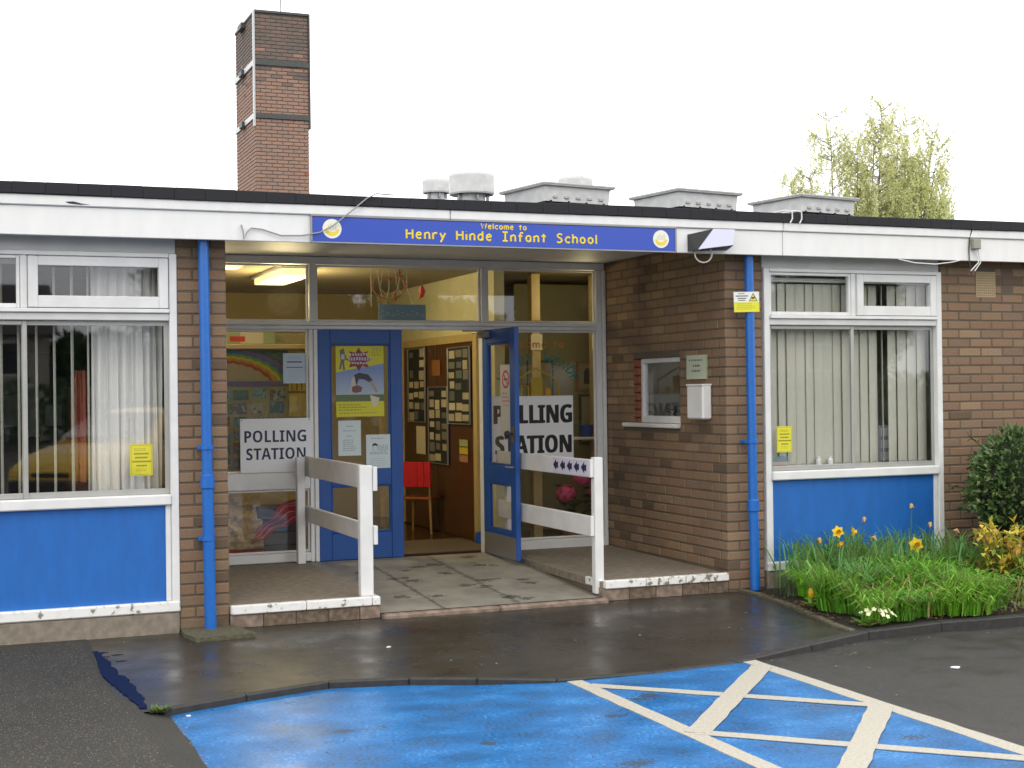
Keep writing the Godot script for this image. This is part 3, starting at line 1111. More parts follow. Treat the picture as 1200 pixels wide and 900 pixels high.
# ---------------------------------------------------------------- glazed entrance screen
func entrance_screen():
	var s := thing("entrance_screen", "white timber glazed screen round the blue doors at the back of the porch", "glazed screen")
	var z0 := -2.235
	var z1 := -2.15
	var m = M.white
	obj("head", box(1.768, 5.605, 2.668, 2.731, z0, z1 + 0.004), m, s)
	obj("transom", box(1.768, 5.52, 2.118, 2.15, z0, z1 - 0.004), m, s)
	obj("transom", box(1.768, 5.52, 2.152, 2.182, z0, z1 + 0.012), m, s)
	obj("jamb", box(1.768, 1.83, 0.165, 2.666, z0, z1), m, s)
	obj("mullion", box(2.85, 2.885, 0.16, 2.117, z0, z1 + 0.002), m, s)
	obj("mullion", box(2.887, 2.922, 0.16, 2.117, z0, z1 + 0.014), m, s)
	obj("mullion", box(2.858, 2.916, 2.184, 2.666, z0, z1 + 0.006), m, s)
	obj("mullion", box(4.405, 4.465, 0.15, 2.117, z0, z1 + 0.006), m, s)
	obj("mullion", box(4.405, 4.462, 2.184, 2.666, z0, z1 + 0.006), m, s)
	obj("jamb", box(5.523, 5.573, 0.15, 2.666, z0, z1 + 0.003), m, s)
	obj("jamb", box(5.575, 5.606, 0.15, 2.666, z0, z1 + 0.03), m, s)
	obj("bottom_rail", box(1.832, 2.849, 0.167, 0.243, z0, z1 + 0.012, 0.008), m, s)
	obj("bottom_rail", box(4.467, 5.6, 0.152, 0.242, z0, z1 + 0.034, 0.008), m, s)
	obj("mid_rail", box(1.832, 2.849, 0.778, 0.918, z0, z1 - 0.002), m, s)
	var bead := mb()
	for r in [[1.832, 2.849, 0.245, 0.776], [1.832, 2.849, 0.92, 2.116], [1.832, 2.856, 2.184, 2.666], [2.918, 4.403, 2.184, 2.666], [4.464, 5.521, 2.184, 2.666], [4.467, 5.521, 0.244, 2.116]]:
		var g := obj("pane", box(r[0] + 0.002, r[1] - 0.002, r[2] + 0.002, r[3] - 0.002, -2.196, -2.191, 0.0005), M.glass, s)
		var st := mb()
		addbox(st, r[0] + 0.001, r[0] + 0.018, r[2] + 0.001, r[3] - 0.001, -2.19, -2.172)
		addbox(st, r[1] - 0.018, r[1] - 0.001, r[2] + 0.001, r[3] - 0.001, -2.19, -2.172)
		addbox(st, r[0] + 0.018, r[1] - 0.018, r[2] + 0.001, r[2] + 0.018, -2.19, -2.173)
		addbox(st, r[0] + 0.018, r[1] - 0.018, r[3] - 0.018, r[3] - 0.001, -2.19, -2.173)
		obj("bead", st, m, g)


# ---------------------------------------------------------------- the pair of blue doors (a leaf runs along +x from its hinge, outer face +z)
func door_leaf(called: String, label: String, at: Vector3, turn: float) -> Node3D:
	var d := thing(called, label, "door", at, "", turn)
	var w := 0.742
	var t := -0.042
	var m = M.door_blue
	obj("stile", box(0.0, 0.106, 0.0, 1.955, t, 0, 0.003), m, d)
	obj("stile", box(w - 0.106, w, 0.0, 1.955, t, 0, 0.003), m, d)
	obj("top_rail", box(0.107, w - 0.107, 1.834, 1.955, t, -0.001, 0.003), m, d)
	obj("mid_rail", box(0.107, w - 0.107, 0.628, 0.786, t, -0.001, 0.003), m, d)
	obj("bottom_rail", box(0.107, w - 0.107, 0.0, 0.226, t, -0.001, 0.003), m, d)
	for e in [[0.228, 0.627], [0.787, 1.832]]:
		var g := obj("pane", box(0.104, w - 0.104, e[0], e[1], -0.024, -0.018, 0.0005), M.glass, d)
		var st := mb()
		for zz in [[t + 0.003, -0.025], [-0.017, -0.004]]:
			addbox(st, 0.107, 0.121, e[0], e[1], zz[0], zz[1])
			addbox(st, w - 0.121, w - 0.107, e[0], e[1], zz[0], zz[1])
			addbox(st, 0.121, w - 0.121, e[0], e[0] + 0.014, zz[0], zz[1])
			addbox(st, 0.121, w - 0.121, e[1] - 0.014, e[1], zz[0], zz[1])
		obj("bead", st, m, g)
	return d


func doors():
	door_leaf("entrance_door", "closed blue half-glazed door with a yellow poster and notices", Vector3(2.926, 0.16, -2.15), 0.0)
	# right leaf: hinged at its right, swung out square to the screen; its inner face (local +z) looks left
	var d := door_leaf("entrance_door", "blue half-glazed door standing open, with a no smoking notice on its pane", Vector3(4.403, 0.158, -2.138), deg_to_rad(-89.5))
	obj("kick_plate", box(0.01, 0.732, 0.006, 0.19, 0.0008, 0.003, 0.001), M.grey_metal, d)
	var c := obj("door_closer", box(0.02, 0.2, 1.885, 1.94, 0.001, 0.06, 0.008), mat(Color(0.2, 0.19, 0.17), 0.4), d)
	obj("closer_arm", box(0.03, 0.05, 1.942, 1.957, 0.02, 0.2, 0.003), M.grey_metal, c)
	var st := mb()
	tube(st, [Vector3(0.69, 1.06, 0.004), Vector3(0.69, 1.06, 0.035)], 0.012, 10)
	tube(st, [Vector3(0.69, 1.06, 0.033), Vector3(0.69, 1.06, 0.043), Vector3(0.69, 1.06, 0.07)], [0.02, 0.03, 0.022], 12)
	obj("handle", st, M.black, d)
	obj("lock_plate", box(0.664, 0.716, 0.99, 1.12, 0.0008, 0.0035, 0.001), M.brass, d)
	st = mb()
	tube(st, [Vector3(0.7, 0.78, 0.001), Vector3(0.7, 0.78, 0.04), Vector3(0.62, 0.78, 0.04)], 0.008, 8)
	obj("lever", st, M.grey_metal, d)
	for y in [0.25, 1.0, 1.7]:
		st = mb()
		tube(st, [Vector3(0.0, y, -0.046), Vector3(0.0, y + 0.1, -0.046)], 0.008, 8)
		obj("hinge", st, M.grey_metal, d)


# ---------------------------------------------------------------- ramp handrails
func handrails():
	var h := thing("handrail", "white wooden handrail at the left edge of the ramp, before the closed door", "handrail")
	obj("post", box(2.692, 2.786, 0.148, 1.066, -0.115, -0.05, 0.005), M.white, h)
	obj("post", box(2.702, 2.768, 0.165, 1.05, -2.06, -2.0, 0.005), M.white, h)
	obj("rail", box(2.788, 2.818, 0.885, 1.055, -2.11, -0.04, 0.004), M.white, h)
	obj("rail", box(2.788, 2.818, 0.508, 0.64, -2.11, -0.04, 0.004), M.white, h)
	h = thing("handrail", "white wooden handrail at the right of the ramp, carrying a strip of dark arrows", "handrail")
	obj("post", box(4.506, 4.577, 0.05, 1.072, -0.12, -0.055, 0.005), M.white, h)
	obj("post", box(4.506, 4.572, 0.15, 1.05, -1.9, -1.84, 0.005), M.white, h)
	obj("rail", box(4.474, 4.504, 0.922, 1.056, -2.0, -0.06, 0.004), M.white, h)
	obj("rail", box(4.474, 4.504, 0.482, 0.632, -2.0, -0.06, 0.004), M.white, h)
	# the strip of arrows stuck to the top rail's left face
	var a := thing("arrow_strip", "pale strip of five dark arrows stuck on the right handrail", "sign", Vector3(4.472, 0, 0), "", -PI / 2)
	# local x runs along world +z, local z faces -x
	obj("strip", sheet(-0.755, -0.09, 0.932, 1.05, 0.0, 0.0015), mat(Color(0.62, 0.6, 0.72), 0.6), a)
	for k in 5:
		var x := -0.7 + k * 0.132
		var st := mb()
		prism(st, PackedVector2Array([Vector2(x - 0.045, 0.992), Vector2(x + 0.012, 1.036), Vector2(x + 0.012, 1.012), Vector2(x + 0.05, 1.018), Vector2(x + 0.05, 0.966), Vector2(x + 0.012, 0.972), Vector2(x + 0.012, 0.948)]), 0.0018, 0.0028)
		obj("arrow", st, mat(Color(0.02, 0.015, 0.07), 0.6), a)


# ---------------------------------------------------------------- rooms seen through the glass
func rooms():
	var r := thing("classroom", "dim classroom behind the left window", "room")
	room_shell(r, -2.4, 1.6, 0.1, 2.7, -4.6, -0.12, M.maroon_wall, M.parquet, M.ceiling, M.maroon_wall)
	r = thing("office", "small pale office behind the right window and the hatch", "room")
	room_shell(r, 5.82, 8.8, 0.1, 2.7, -2.1, -0.14, M.office_wall, M.parquet, M.ceiling)
	r.get_node("side_wall").free()
	obj("side_wall", box(5.72, 5.81, 0.1, 1.24, -2.1, -0.14, 0.001), M.office_wall, r)
	obj("side_wall", box(5.72, 5.81, 1.86, 2.7, -2.1, -0.14, 0.001), M.office_wall, r)
	obj("side_wall", box(5.72, 5.81, 1.242, 1.858, -2.1, -1.6, 0.001), M.office_wall, r)
	obj("side_wall", box(5.72, 5.81, 1.242, 1.858, -0.73, -0.14, 0.001), M.office_wall, r)
	r = thing("lobby", "entrance lobby with brown and cream walls behind the glazed screen", "room")
	obj("floor", box(1.7, 7.0, 0.06, 0.16, -7.2, -2.24, 0.001), M.parquet, r)
	obj("ceiling", box(1.7, 7.0, 2.7, 2.743, -7.2, -2.24, 0.001), M.ceiling, r)
	obj("back_wall", box(1.7, 4.66, 0.16, 2.7, -6.2, -6.1, 0.001), M.brown_wall, r)
	obj("side_wall", box(1.62, 1.7, 0.16, 2.7, -7.2, -2.24, 0.001), M.brown_wall, r)
	var w := obj("dividing_wall", box(4.66, 4.76, 0.16, 2.7, -6.2, -2.5, 0.001), M.cream_wall, r)
	var d := obj("brown_door", box(4.64, 4.658, 0.17, 2.05, -5.2, -3.0, 0.003), M.dark_wood, r)
	obj("stile", box(4.632, 4.64, 0.17, 2.05, -4.11, -4.09, 0.002), M.dark_wood, d)
	for f in [[-5.3, -5.202, 0.17, 2.12], [-2.998, -2.9, 0.17, 2.12], [-5.2, -3.0, 2.052, 2.13]]:
		obj("door_frame", box(4.625, 4.659, f[2], f[3], f[0], f[1], 0.004), M.pine, r)
	obj("back_wall", box(4.76, 7.0, 0.16, 2.7, -4.7, -4.6, 0.001), M.green_wall, r)
	obj("side_wall", box(7.0, 7.1, 0.16, 2.7, -7.2, -2.24, 0.001), M.green_wall, r)
	obj("corner_post", box(4.6, 4.665, 0.16, 2.7, -6.1, -6.03, 0.003), M.pine, r)
	var dm := thing("door_mat", "brown coir mat inside the open doorway", "door mat")
	obj("coir", box(3.0, 4.6, 0.161, 0.172, -3.3, -2.26, 0.004), M.door_mat, dm)
	# lit ceiling fittings
	for e in [[2.74, 3.03, -3.85, -2.6, "lit cream ceiling light behind the upper left pane of the screen"], [1.75, 2.36, -2.75, -2.45, "lit ceiling light just behind the brick pier's upper right edge"], [4.95, 6.2, -2.42, -2.27, "lit ceiling light close behind the head of the right upper pane"]]:
		var l := thing("ceiling_light", e[4], "ceiling light", Vector3(0, 2.7, 0))
		obj("tray", box(e[0] - 0.02, e[1] + 0.02, -0.03 if e[0] < 4 else -0.0028, -0.001, e[2] - 0.02, e[3] + 0.02, 0.003), M.white, l)
		obj("diffuser", box(e[0], e[1], -0.085 if e[0] > 2.5 and e[0] < 4 else -0.042 if e[0] < 2.5 else -0.01, -0.031 if e[0] < 4 else -0.003, e[2], e[3], 0.006), M.lamp, l)
		var al := OmniLight3D.new()
		al.name = "lamp"
		al.light_size = 0.15
		al.light_energy = 1.55 if e[0] > 2.5 and e[0] < 4 else 0.4 if e[0] < 2.5 else 0.2
		al.light_color = Color(1.0, 0.92, 0.7)
		al.shadow_enabled = true
		al.position = Vector3((e[0] + e[1]) / 2, -0.27, (e[2] + e[3]) / 2)
		al.omni_range = 12.0
		al.omni_attenuation = 2.0
		l.add_child(al)
	window_dressing()


func window_dressing():
	# left: vertical blind drawn open, its slats almost edge on
	var b := thing("vertical_blind", "open vertical blind with slats seen edge on, left window", "blind")
	obj("headrail", box(-0.4, 0.98, 2.445, 2.48, -0.22, -0.18, 0.004), M.white, b)
	var n := 0
	for x in [-0.36, -0.24, -0.12, 0.0, 0.12, 0.235, 0.343, 0.449, 0.56, 0.672, 0.785, 0.885]:
		var o := obj("slat", slat_shape(0.1, 1.49, 0.006), M.slat, b, Vector3(x, 0.95, -0.2))
		o.rotation.y = deg_to_rad(77.0 + 3.0 * rng.randf_range(-1, 1))
	# white net curtain on the right of that window
	var c := thing("curtain", "white curtain hanging in folds at the right of the left window", "curtain")
	obj("drape", drape(0.9, 1.37, 0.94, 2.47, -0.24, 9.0, 0.026), M.curtain, c)
	# right: blind drawn nearly closed
	b = thing("vertical_blind", "nearly closed cream vertical blind in the right window", "blind")
	obj("headrail", box(6.0, 7.6, 2.42, 2.455, -0.16, -0.12, 0.004), M.white, b)
	var x := 6.04
	var i := 0
	while x < 7.58:
		var gap: float = 0.087 + (0.012 if x > 7.1 else 0.0)
		var o := obj("slat", slat_shape(0.092, 1.44, 0.01), M.slat, b, Vector3(x, 0.965, -0.15))
		o.rotation.y = deg_to_rad(6.0 + 10.0 * rng.randf_range(-1, 1))
		if i == 13:      # one that hangs askew
			o.rotation.z = deg_to_rad(-1.6)
			o.rotation.y = deg_to_rad(58)
		x += gap
		i += 1
	# things on the office sill, seen under the blind
	var p := thing("office_papers", "stack of pink and blue papers on the office sill below the yellow notice", "papers", Vector3(6.1, 0.93, -0.1))
	obj("sheet", box(-0.05, 0.12, 0.0, 0.03, -0.03, 0.0, 0.002), mat(Color(0.5, 0.25, 0.27), 0.7), p)
	obj("sheet", box(-0.04, 0.13, 0.031, 0.06, -0.03, 0.0, 0.002), mat(Color(0.5, 0.4, 0.36), 0.7), p)
	obj("sheet", box(-0.05, 0.12, 0.061, 0.1, -0.03, 0.0, 0.002), mat(Color(0.2, 0.33, 0.38), 0.7), p)
	p = thing("file_box", "patterned blue and white file box behind the parted slats of the right window", "file box", Vector3(7.3, 0.93, -0.3))
	obj("box", box(-0.06, 0.1, 0.0, 0.32, -0.1, 0.0, 0.004), mat(Color(0.35, 0.38, 0.5), 0.7), p)
	for k in 3:
		obj("label", box(-0.04, 0.08, 0.03 + k * 0.1, 0.1 + k * 0.1, 0.001, 0.003, 0.0005), M.paper, p)
	for e in [[6.52, 0.9], [6.63, 0.9]]:
		var cup := thing("white_bottle", "small white bottle on the office sill, %s of a pair" % ("left" if e[0] < 6.6 else "right"), "bottle", Vector3(e[0], 0.93, -0.11))
		var st := mb()
		lathe(st, [[0.0, 0.0], [0.022, 0.0], [0.022, 0.06], [0.012, 0.075], [0.012, 0.09], [0.0, 0.09]], 14)
		obj("bottle", st, M.paper, cup)
	# classroom furniture glimpsed between the slats
	var cab := thing("cabinet", "orange wooden cabinet deep in the classroom", "cabinet", Vector3(1.0, 0.1, -2.6))
	obj("carcass", box(-0.05, 0.4, 0, 1.55, -0.4, 0, 0.006), mat(Color(0.33, 0.13, 0.05), 0.5), cab)
	obj("door", box(-0.03, 0.17, 0.08, 1.5, 0.001, 0.018, 0.004), mat(Color(0.36, 0.15, 0.06), 0.5), cab)
	obj("door", box(0.18, 0.38, 0.08, 1.5, 0.001, 0.018, 0.004), mat(Color(0.36, 0.15, 0.06), 0.5), cab)
	var scr := thing("notice_board", "dark blue notice board with white papers on the classroom's back wall", "notice board", Vector3(0.7, 1.5, -4.58))
	obj("board", box(-0.5, 0.6, -0.45, 0.5, -0.01, 0.02, 0.004), mat(Color(0.03, 0.03, 0.08), 0.8), scr)
	for k in 5:
		obj("card", box(-0.42 + k * 0.2, -0.27 + k * 0.2, -0.3 + 0.1 * (k % 2), 0.0 + 0.1 * (k % 3), 0.021, 0.024, 0.001), M.paper, scr)
	var bunting := thing("red_drape", "red and orange cloth hanging beside the curtain in the left window", "cloth")
	obj("drape", drape(0.8, 0.9, 1.0, 1.75, -0.34, 2.0, 0.02), mat(Color(0.38, 0.1, 0.07), 0.9), bunting)


# one curved slat, standing on its lower end
func slat_shape(w: float, h: float, bow: float) -> SurfaceTool:
	var st := mb()
	for k in 4:
		var a := -0.5 + k / 4.0
		var b := a + 0.25
		var pa := Vector3(a * w, 0, bow * (1.0 - 4 * a * a))
		var pb := Vector3(b * w, 0, bow * (1.0 - 4 * b * b))
		var na := Vector3(a * 0.8, 0, 1).normalized()
		var nb := Vector3(b * 0.8, 0, 1).normalized()
		var up := Vector3(0, h, 0)
		var th := Vector3(0, 0, -0.0012)
		tri3(st, pa, pb, pb + up, na, nb, nb)
		tri3(st, pa, pb + up, pa + up, na, nb, na)
		tri3(st, pa + th, pb + th, pb + up + th, -na, -nb, -nb)
		tri3(st, pa + th, pb + up + th, pa + up + th, -na, -nb, -na)
	addbox(st, -w * 0.5, w * 0.5, -0.02, 0.0, -0.001, 0.003, 0.0005)
	return st


# a hanging cloth in vertical folds
func drape(x0: float, x1: float, y0: float, y1: float, z: float, folds: float, depth: float) -> SurfaceTool:
	var st := mb()
	var n := int(folds * 8)
	var f := func(u: float, v: float) -> Vector3:
		var amp := depth * (0.55 + 0.45 * (1 - v))
		return Vector3(lerpf(x0, x1, u) + 0.008 * sin(u * 37.0 + v * 2.0), lerpf(y0, y1, v), z + amp * sin(u * folds * TAU + 0.7 * sin(v * 2.5 + u * 5.0)) + 0.01 * sin(u * 11.0))
	for i in n:
		for j in 6:
			var a: Vector3 = f.call(float(i) / n, j / 6.0)
			var b: Vector3 = f.call(float(i + 1) / n, j / 6.0)
			var c: Vector3 = f.call(float(i + 1) / n, (j + 1) / 6.0)
			var d: Vector3 = f.call(float(i) / n, (j + 1) / 6.0)
			var nn := func(u: float) -> Vector3:
				var p: Vector3 = f.call(u - 0.002, 0.5)
				var q: Vector3 = f.call(u + 0.002, 0.5)
				var t := q - p
				return Vector3(-t.z, 0, t.x).normalized()
			var na: Vector3 = nn.call(float(i) / n)
			var nb: Vector3 = nn.call(float(i + 1) / n)
			tri3(st, a, b, c, na, nb, nb)
			tri3(st, a, c, d, na, nb, na)
	return st


# ---------------------------------------------------------------- what stands and hangs in the lobby
func notice_board(label: String, z0: float, z1: float, y0: float, y1: float, cols: int, rows: int):
	# hangs on the brown door, which faces -x: local x runs along world +z
	var b := thing("notice_board", label, "notice board", Vector3(4.622, 0, 0), "boards on the brown door", -PI / 2)
	obj("board", box(z0, z1, y0, y1, -0.008, 0.004, 0.002), mat(Color(0.012, 0.014, 0.02), 0.7), b)
	var st := mb()
	addbox(st, z0 - 0.012, z0, y0 - 0.012, y1 + 0.012, -0.008, 0.012)
	addbox(st, z1, z1 + 0.012, y0 - 0.012, y1 + 0.012, -0.008, 0.012)
	addbox(st, z0, z1, y1, y1 + 0.012, -0.008, 0.0115)
	addbox(st, z0, z1, y0 - 0.012, y0, -0.008, 0.0115)
	obj("frame", st, M.grey_metal, b)
	for i in cols:
		for j in rows:
			if rng.randf() < 0.14:
				continue
			var cw := (z1 - z0) / cols
			var ch := (y1 - y0) / rows
			var cx := z0 + (i + 0.5) * cw + rng.randf_range(-0.02, 0.02)
			var cy := y0 + (j + 0.5) * ch + rng.randf_range(-0.01, 0.01)
			var w := cw * rng.randf_range(0.3, 0.44)
			var h := ch * rng.randf_range(0.25, 0.44)
			var c = [Color(0.42, 0.36, 0.24), Color(0.36, 0.32, 0.22), Color(0.16, 0.15, 0.12), Color(0.5, 0.45, 0.32), Color(0.1, 0.12, 0.11)][rng.randi() % 5]
			obj("card", box(cx - w, cx + w, cy - h, cy + h, 0.005, 0.007, 0.0005), mat(c, 0.7), b)


func lobby_things():
	# z on the brown door at x 4.64
	notice_board("tall notice board of small photos at the far left of the brown door", -4.97, -4.42, 1.27, 2.03, 3, 7)
	notice_board("lower middle notice board of small photos on the brown door", -4.3, -3.72, 0.86, 1.62, 3, 7)
	notice_board("notice board of cards at the upper right of the brown door", -3.68, -3.06, 1.27, 2.0, 3, 7)
	var s := thing("wall_notice", "single cream sheet pinned low on the brown door, left of the middle board", "notice", Vector3(4.63, 0, 0), "", -PI / 2)
	obj("sheet", sheet(-4.75, -4.45, 0.93, 1.22, 0.0), M.cream_paper, s)
	s = thing("wall_notice", "orange square picture high on the brown door between the boards", "notice", Vector3(4.63, 0, 0), "", -PI / 2)
	obj("sheet", sheet(-4.2, -3.95, 1.74, 1.9, 0.0), mat(Color(0.25, 0.1, 0.03), 0.7), s)
	s = thing("wall_notice", "small yellow and orange striped notice low on the brown door, right of the boards", "notice", Vector3(4.63, 0, 0), "", -PI / 2)
	for k in 3:
		obj("sheet", sheet(-3.4, -3.16, 0.9 + k * 0.075, 0.965 + k * 0.075, 0.0), mat([Color(0.38, 0.17, 0.1), Color(0.5, 0.36, 0.03), Color(0.3, 0.32, 0.12)][k], 0.7), s)
	# red child's chair
	var c := thing("child_chair", "small red plastic backed chair with wooden legs inside the doorway", "chair", Vector3(4.45, 0.163, -4.05), "", deg_to_rad(140))
	var red := mat(Color(0.45, 0.015, 0.02), 0.4)
	var seat := mb()
	addbox(seat, -0.17, 0.17, 0.34, 0.365, -0.16, 0.17, 0.01)
	obj("seat", seat, mat(Color(0.3, 0.07, 0.02), 0.4), c)
	var back := mb()
	for k in 5:
		var a0 := -0.17 + k * 0.068
		addbox(back, a0, a0 + 0.0678, 0.47, 0.72, -0.185 - 0.012 * (1 - pow((k - 2) / 2.0, 2)), -0.165 - 0.012 * (1 - pow((k - 2) / 2.0, 2)), 0.003)
	obj("backrest", back, red, c)
	for x in [-0.15, 0.15]:
		for z in [-0.15, 0.15]:
			var st := mb()
			tube(st, [Vector3(x, 0.34, z), Vector3(x * 1.15, 0.0, z * 1.2)], [0.016, 0.012], 8)
			obj("leg", st, M.wood, c)
		var st2 := mb()
		tube(st2, [Vector3(x, 0.36, -0.155), Vector3(x, 0.6, -0.16)], 0.011, 8)
		obj("back_post", st2, M.wood, c)
	# ---- children's display behind the lower left panes
	var d := thing("display_board", "display board with a painted rainbow and photographs behind the left pane", "display", Vector3(0, 0, -2.62))
	obj("board", box(1.75, 2.98, 0.8, 2.1, -0.06, -0.02, 0.004), mat(Color(0.28, 0.24, 0.13), 0.8), d)
	obj("shelf_edge", box(1.75, 2.97, 1.965, 2.005, -0.02, 0.06, 0.004), M.pine, d)
	obj("green_label", box(2.0, 2.66, 2.01, 2.11, -0.019, 0.02, 0.001), mat(Color(0.3, 0.36, 0.18), 0.7), d)
	obj("cream_label", box(2.36, 2.56, 2.012, 2.108, 0.021, 0.023, 0.0005), M.cream_paper, d)
	obj("red_label", box(2.27, 2.4, 2.03, 2.075, 0.0235, 0.025, 0.0005), mat(Color(0.5, 0.03, 0.02), 0.6), d)
	obj("rainbow_painting", sheet(2.1, 2.78, 1.69, 1.955, -0.015), image_mat(rainbow_picture(), 0.8), d)
	obj("tree_print", sheet(1.86, 2.09, 1.73, 1.94, -0.015), image_mat(blot_picture([Color(0.16, 0.24, 0.08), Color(0.24, 0.3, 0.14), Color(0.4, 0.4, 0.28)], 5), 0.8), d)
	obj("purple_border", sheet(1.86, 2.8, 1.645, 1.685, -0.014), mat(Color(0.14, 0.1, 0.25), 0.8), d)
	var hues := [Color(0.06, 0.1, 0.18), Color(0.08, 0.13, 0.07), Color(0.2, 0.22, 0.22), Color(0.22, 0.08, 0.06), Color(0.05, 0.06, 0.07), Color(0.28, 0.26, 0.2), Color(0.1, 0.2, 0.22)]
	for i in 6:
		for j in 6:
			var x := 1.86 + i * 0.15 + rng.randf_range(-0.015, 0.015)
			var y := 0.94 + j * 0.117 + rng.randf_range(-0.012, 0.012)
			var col: Array = []
			for k in 4:
				col.append(hues[rng.randi() % 7])
			obj("photograph", sheet(x, x + rng.randf_range(0.1, 0.14), y, y + rng.randf_range(0.075, 0.1), -0.017 + 0.001 * ((i + j) % 3)), image_mat(blot_picture(col, i * 7 + j), 0.5), d)
	obj("yellow_picture", sheet(2.78, 2.93, 1.38, 1.7, 0.0), image_mat(yellow_picture(), 0.6), d)
	# tan quilt and red striped blanket under it
	var q := thing("tan_quilt", "rumpled tan quilt with a red hem behind the lower left pane", "quilt")
	obj("quilt", rumple(1.86, 2.5, 0.27, 0.7, -2.42, 0.035, 3), mat(Color(0.42, 0.31, 0.17), 0.9), q)
	obj("hem", rumple(1.86, 2.5, 0.235, 0.268, -2.41, 0.012, 5), mat(Color(0.4, 0.02, 0.03), 0.9), q)
	var b := thing("striped_blanket", "crumpled red blanket with pale stripes behind the lower left pane", "blanket")
	for k in 7:
		obj("red_stripe", swag(k * 0.034, 0.017), mat(Color(0.42, 0.018, 0.04), 0.9), b)
		obj("pale_stripe", swag(k * 0.034 + 0.017, 0.009), mat(Color(0.5, 0.3, 0.26) if k % 2 else Color(0.3, 0.02, 0.06), 0.9), b)
	var bx := thing("dark_crate", "dark grey slatted crate below the red striped blanket", "crate", Vector3(2.66, 0.16, -2.56))
	for k in 4:
		obj("slat", box(-0.2, 0.2, 0.02 + k * 0.11, 0.12 + k * 0.11, 0.1, 0.12, 0.004), mat(Color(0.06, 0.055, 0.065), 0.7), bx)
	obj("body", box(-0.2, 0.2, 0.0, 0.46, -0.1, 0.098, 0.004), mat(Color(0.04, 0.035, 0.04), 0.8), bx)
	# ---- right hand side: posts, pictures, sill, flowers
	for e in [[5.22, "slim timber post behind the right upper pane, nearer the door"], [5.86, "slim timber post behind the right upper pane, near the brick wall"]]:
		var p := thing("timber_post", e[1], "post", Vector3(e[0], 0.16, -2.9))
		obj("post", box(-0.045, 0.045, 0, 2.53, -0.05, 0.05, 0.004), M.pine, p)
		obj("band", box(-0.055, 0.055, 2.06, 2.09, -0.06, 0.06, 0.003), M.wood, p)
		obj("cap", box(-0.06, 0.06, 1.8, 1.95, 0.051, 0.06, 0.003), M.cream_paper, p)
	for e in [[5.62, 1.55, 0.24, 0.62, "tall pale framed panel on the lobby wall behind the right pane"], [6.15, 1.72, 0.2, 0.26, "small framed arch picture behind the far right of the screen"], [6.2, 1.28, 0.26, 0.46, "dark framed pale picture low behind the far right pane"]]:
		var f := thing("framed_picture", e[4], "picture", Vector3(e[0], e[1], -3.7))
		obj("frame", box(-e[2] / 2 - 0.025, e[2] / 2 + 0.025, -e[3] / 2 - 0.025, e[3] / 2 + 0.025, -0.02, 0.0, 0.004), M.wood if e[0] == 6.15 else mat(Color(0.05, 0.07, 0.05), 0.5), f)
		obj("print", sheet(-e[2] / 2, e[2] / 2, -e[3] / 2, e[3] / 2, 0.001), mat(Color(0.3, 0.27, 0.19), 0.6), f)
		if e[0] == 6.15:
			var st := mb()
			prism(st, PackedVector2Array([Vector2(-0.05, -0.08), Vector2(0.05, -0.08), Vector2(0.05, 0.04), Vector2(0.03, 0.08), Vector2(-0.03, 0.08), Vector2(-0.05, 0.04)]), 0.004, 0.006)
			obj("arch", st, mat(Color(0.06, 0.06, 0.07), 0.6), f)
	var partition := thing("display_screen", "pale display screen behind the right panes that carries framed pictures", "screen", Vector3(0, 0.16, -3.74))
	obj("panel", box(5.35, 6.9, 0.0, 2.5, -0.02, 0.015, 0.003), mat(Color(0.25, 0.23, 0.13), 0.8), partition)
	var sill := thing("lobby_shelf", "narrow white shelf behind the right pane", "shelf", Vector3(0, 1.1, -2.95))
	obj("board", box(5.5, 6.1, 0.0, 0.025, -0.12, 0.1, 0.004), M.white, sill)
	var bb := thing("blue_tub", "blue plastic tub standing on the narrow white lobby shelf", "tub", Vector3(5.77, 1.126, -2.93))
	var st4 := mb()
	lathe(st4, [[0.0, 0.0], [0.06, 0.0], [0.072, 0.1], [0.078, 0.1], [0.078, 0.115], [0.066, 0.115], [0.0, 0.03]], 18)
	obj("tub", st4, mat(Color(0.02, 0.07, 0.3), 0.4), bb)
	hydrangea()
	# paper and mobile behind the middle upper pane
	var mobile := thing("hanging_mobile", "red and cream string mobile hanging behind the upper middle pane", "mobile")
	var strings := mb()
	for k in 7:
		var x := 3.5 + k * 0.055
		tube(strings, [Vector3(x, 2.66, -2.5), Vector3(x + 0.03 * sin(k * 2.1), 2.5, -2.5), Vector3(x + 0.06 * sin(k * 1.3), 2.34 + 0.05 * (k % 3), -2.5)], 0.0035, 5)
	obj("strings", strings, M.cream_paper, mobile)
	var ring := mb()
	var rp := []
	for k in 13:
		rp.append(Vector3(3.66 + 0.15 * cos(k * 0.4 + 2.6), 2.52 + 0.12 * sin(k * 0.4 + 2.6), -2.49))
	tube(ring, rp, 0.006, 6)
	obj("hoop", ring, mat(Color(0.4, 0.12, 0.06), 0.7), mobile)
	for e in [[3.72, 2.43], [3.67, 2.58], [3.76, 2.62]]:
		var st := mb()
		for k in 8:
			var dr := rand_dir()
			leaf(st, Vector3(e[0], e[1], -2.49), dr, dr.cross(Vector3.UP).normalized(), 0.06, 0.02)
		obj("tassel", st, mat(Color(0.4, 0.06, 0.03), 0.7), mobile)
	var pendant := thing("red_pendant", "red bird shaped pendant on a thread behind the upper middle pane", "ornament", Vector3(3.97, 2.5, -2.5))
	var th := mb()
	tube(th, [Vector3(0, 0.17, 0), Vector3(0.0, 0.0, 0)], 0.003, 5)
	obj("thread", th, mat(Color(0.3, 0.08, 0.05), 0.7), pendant)
	var bird := mb()
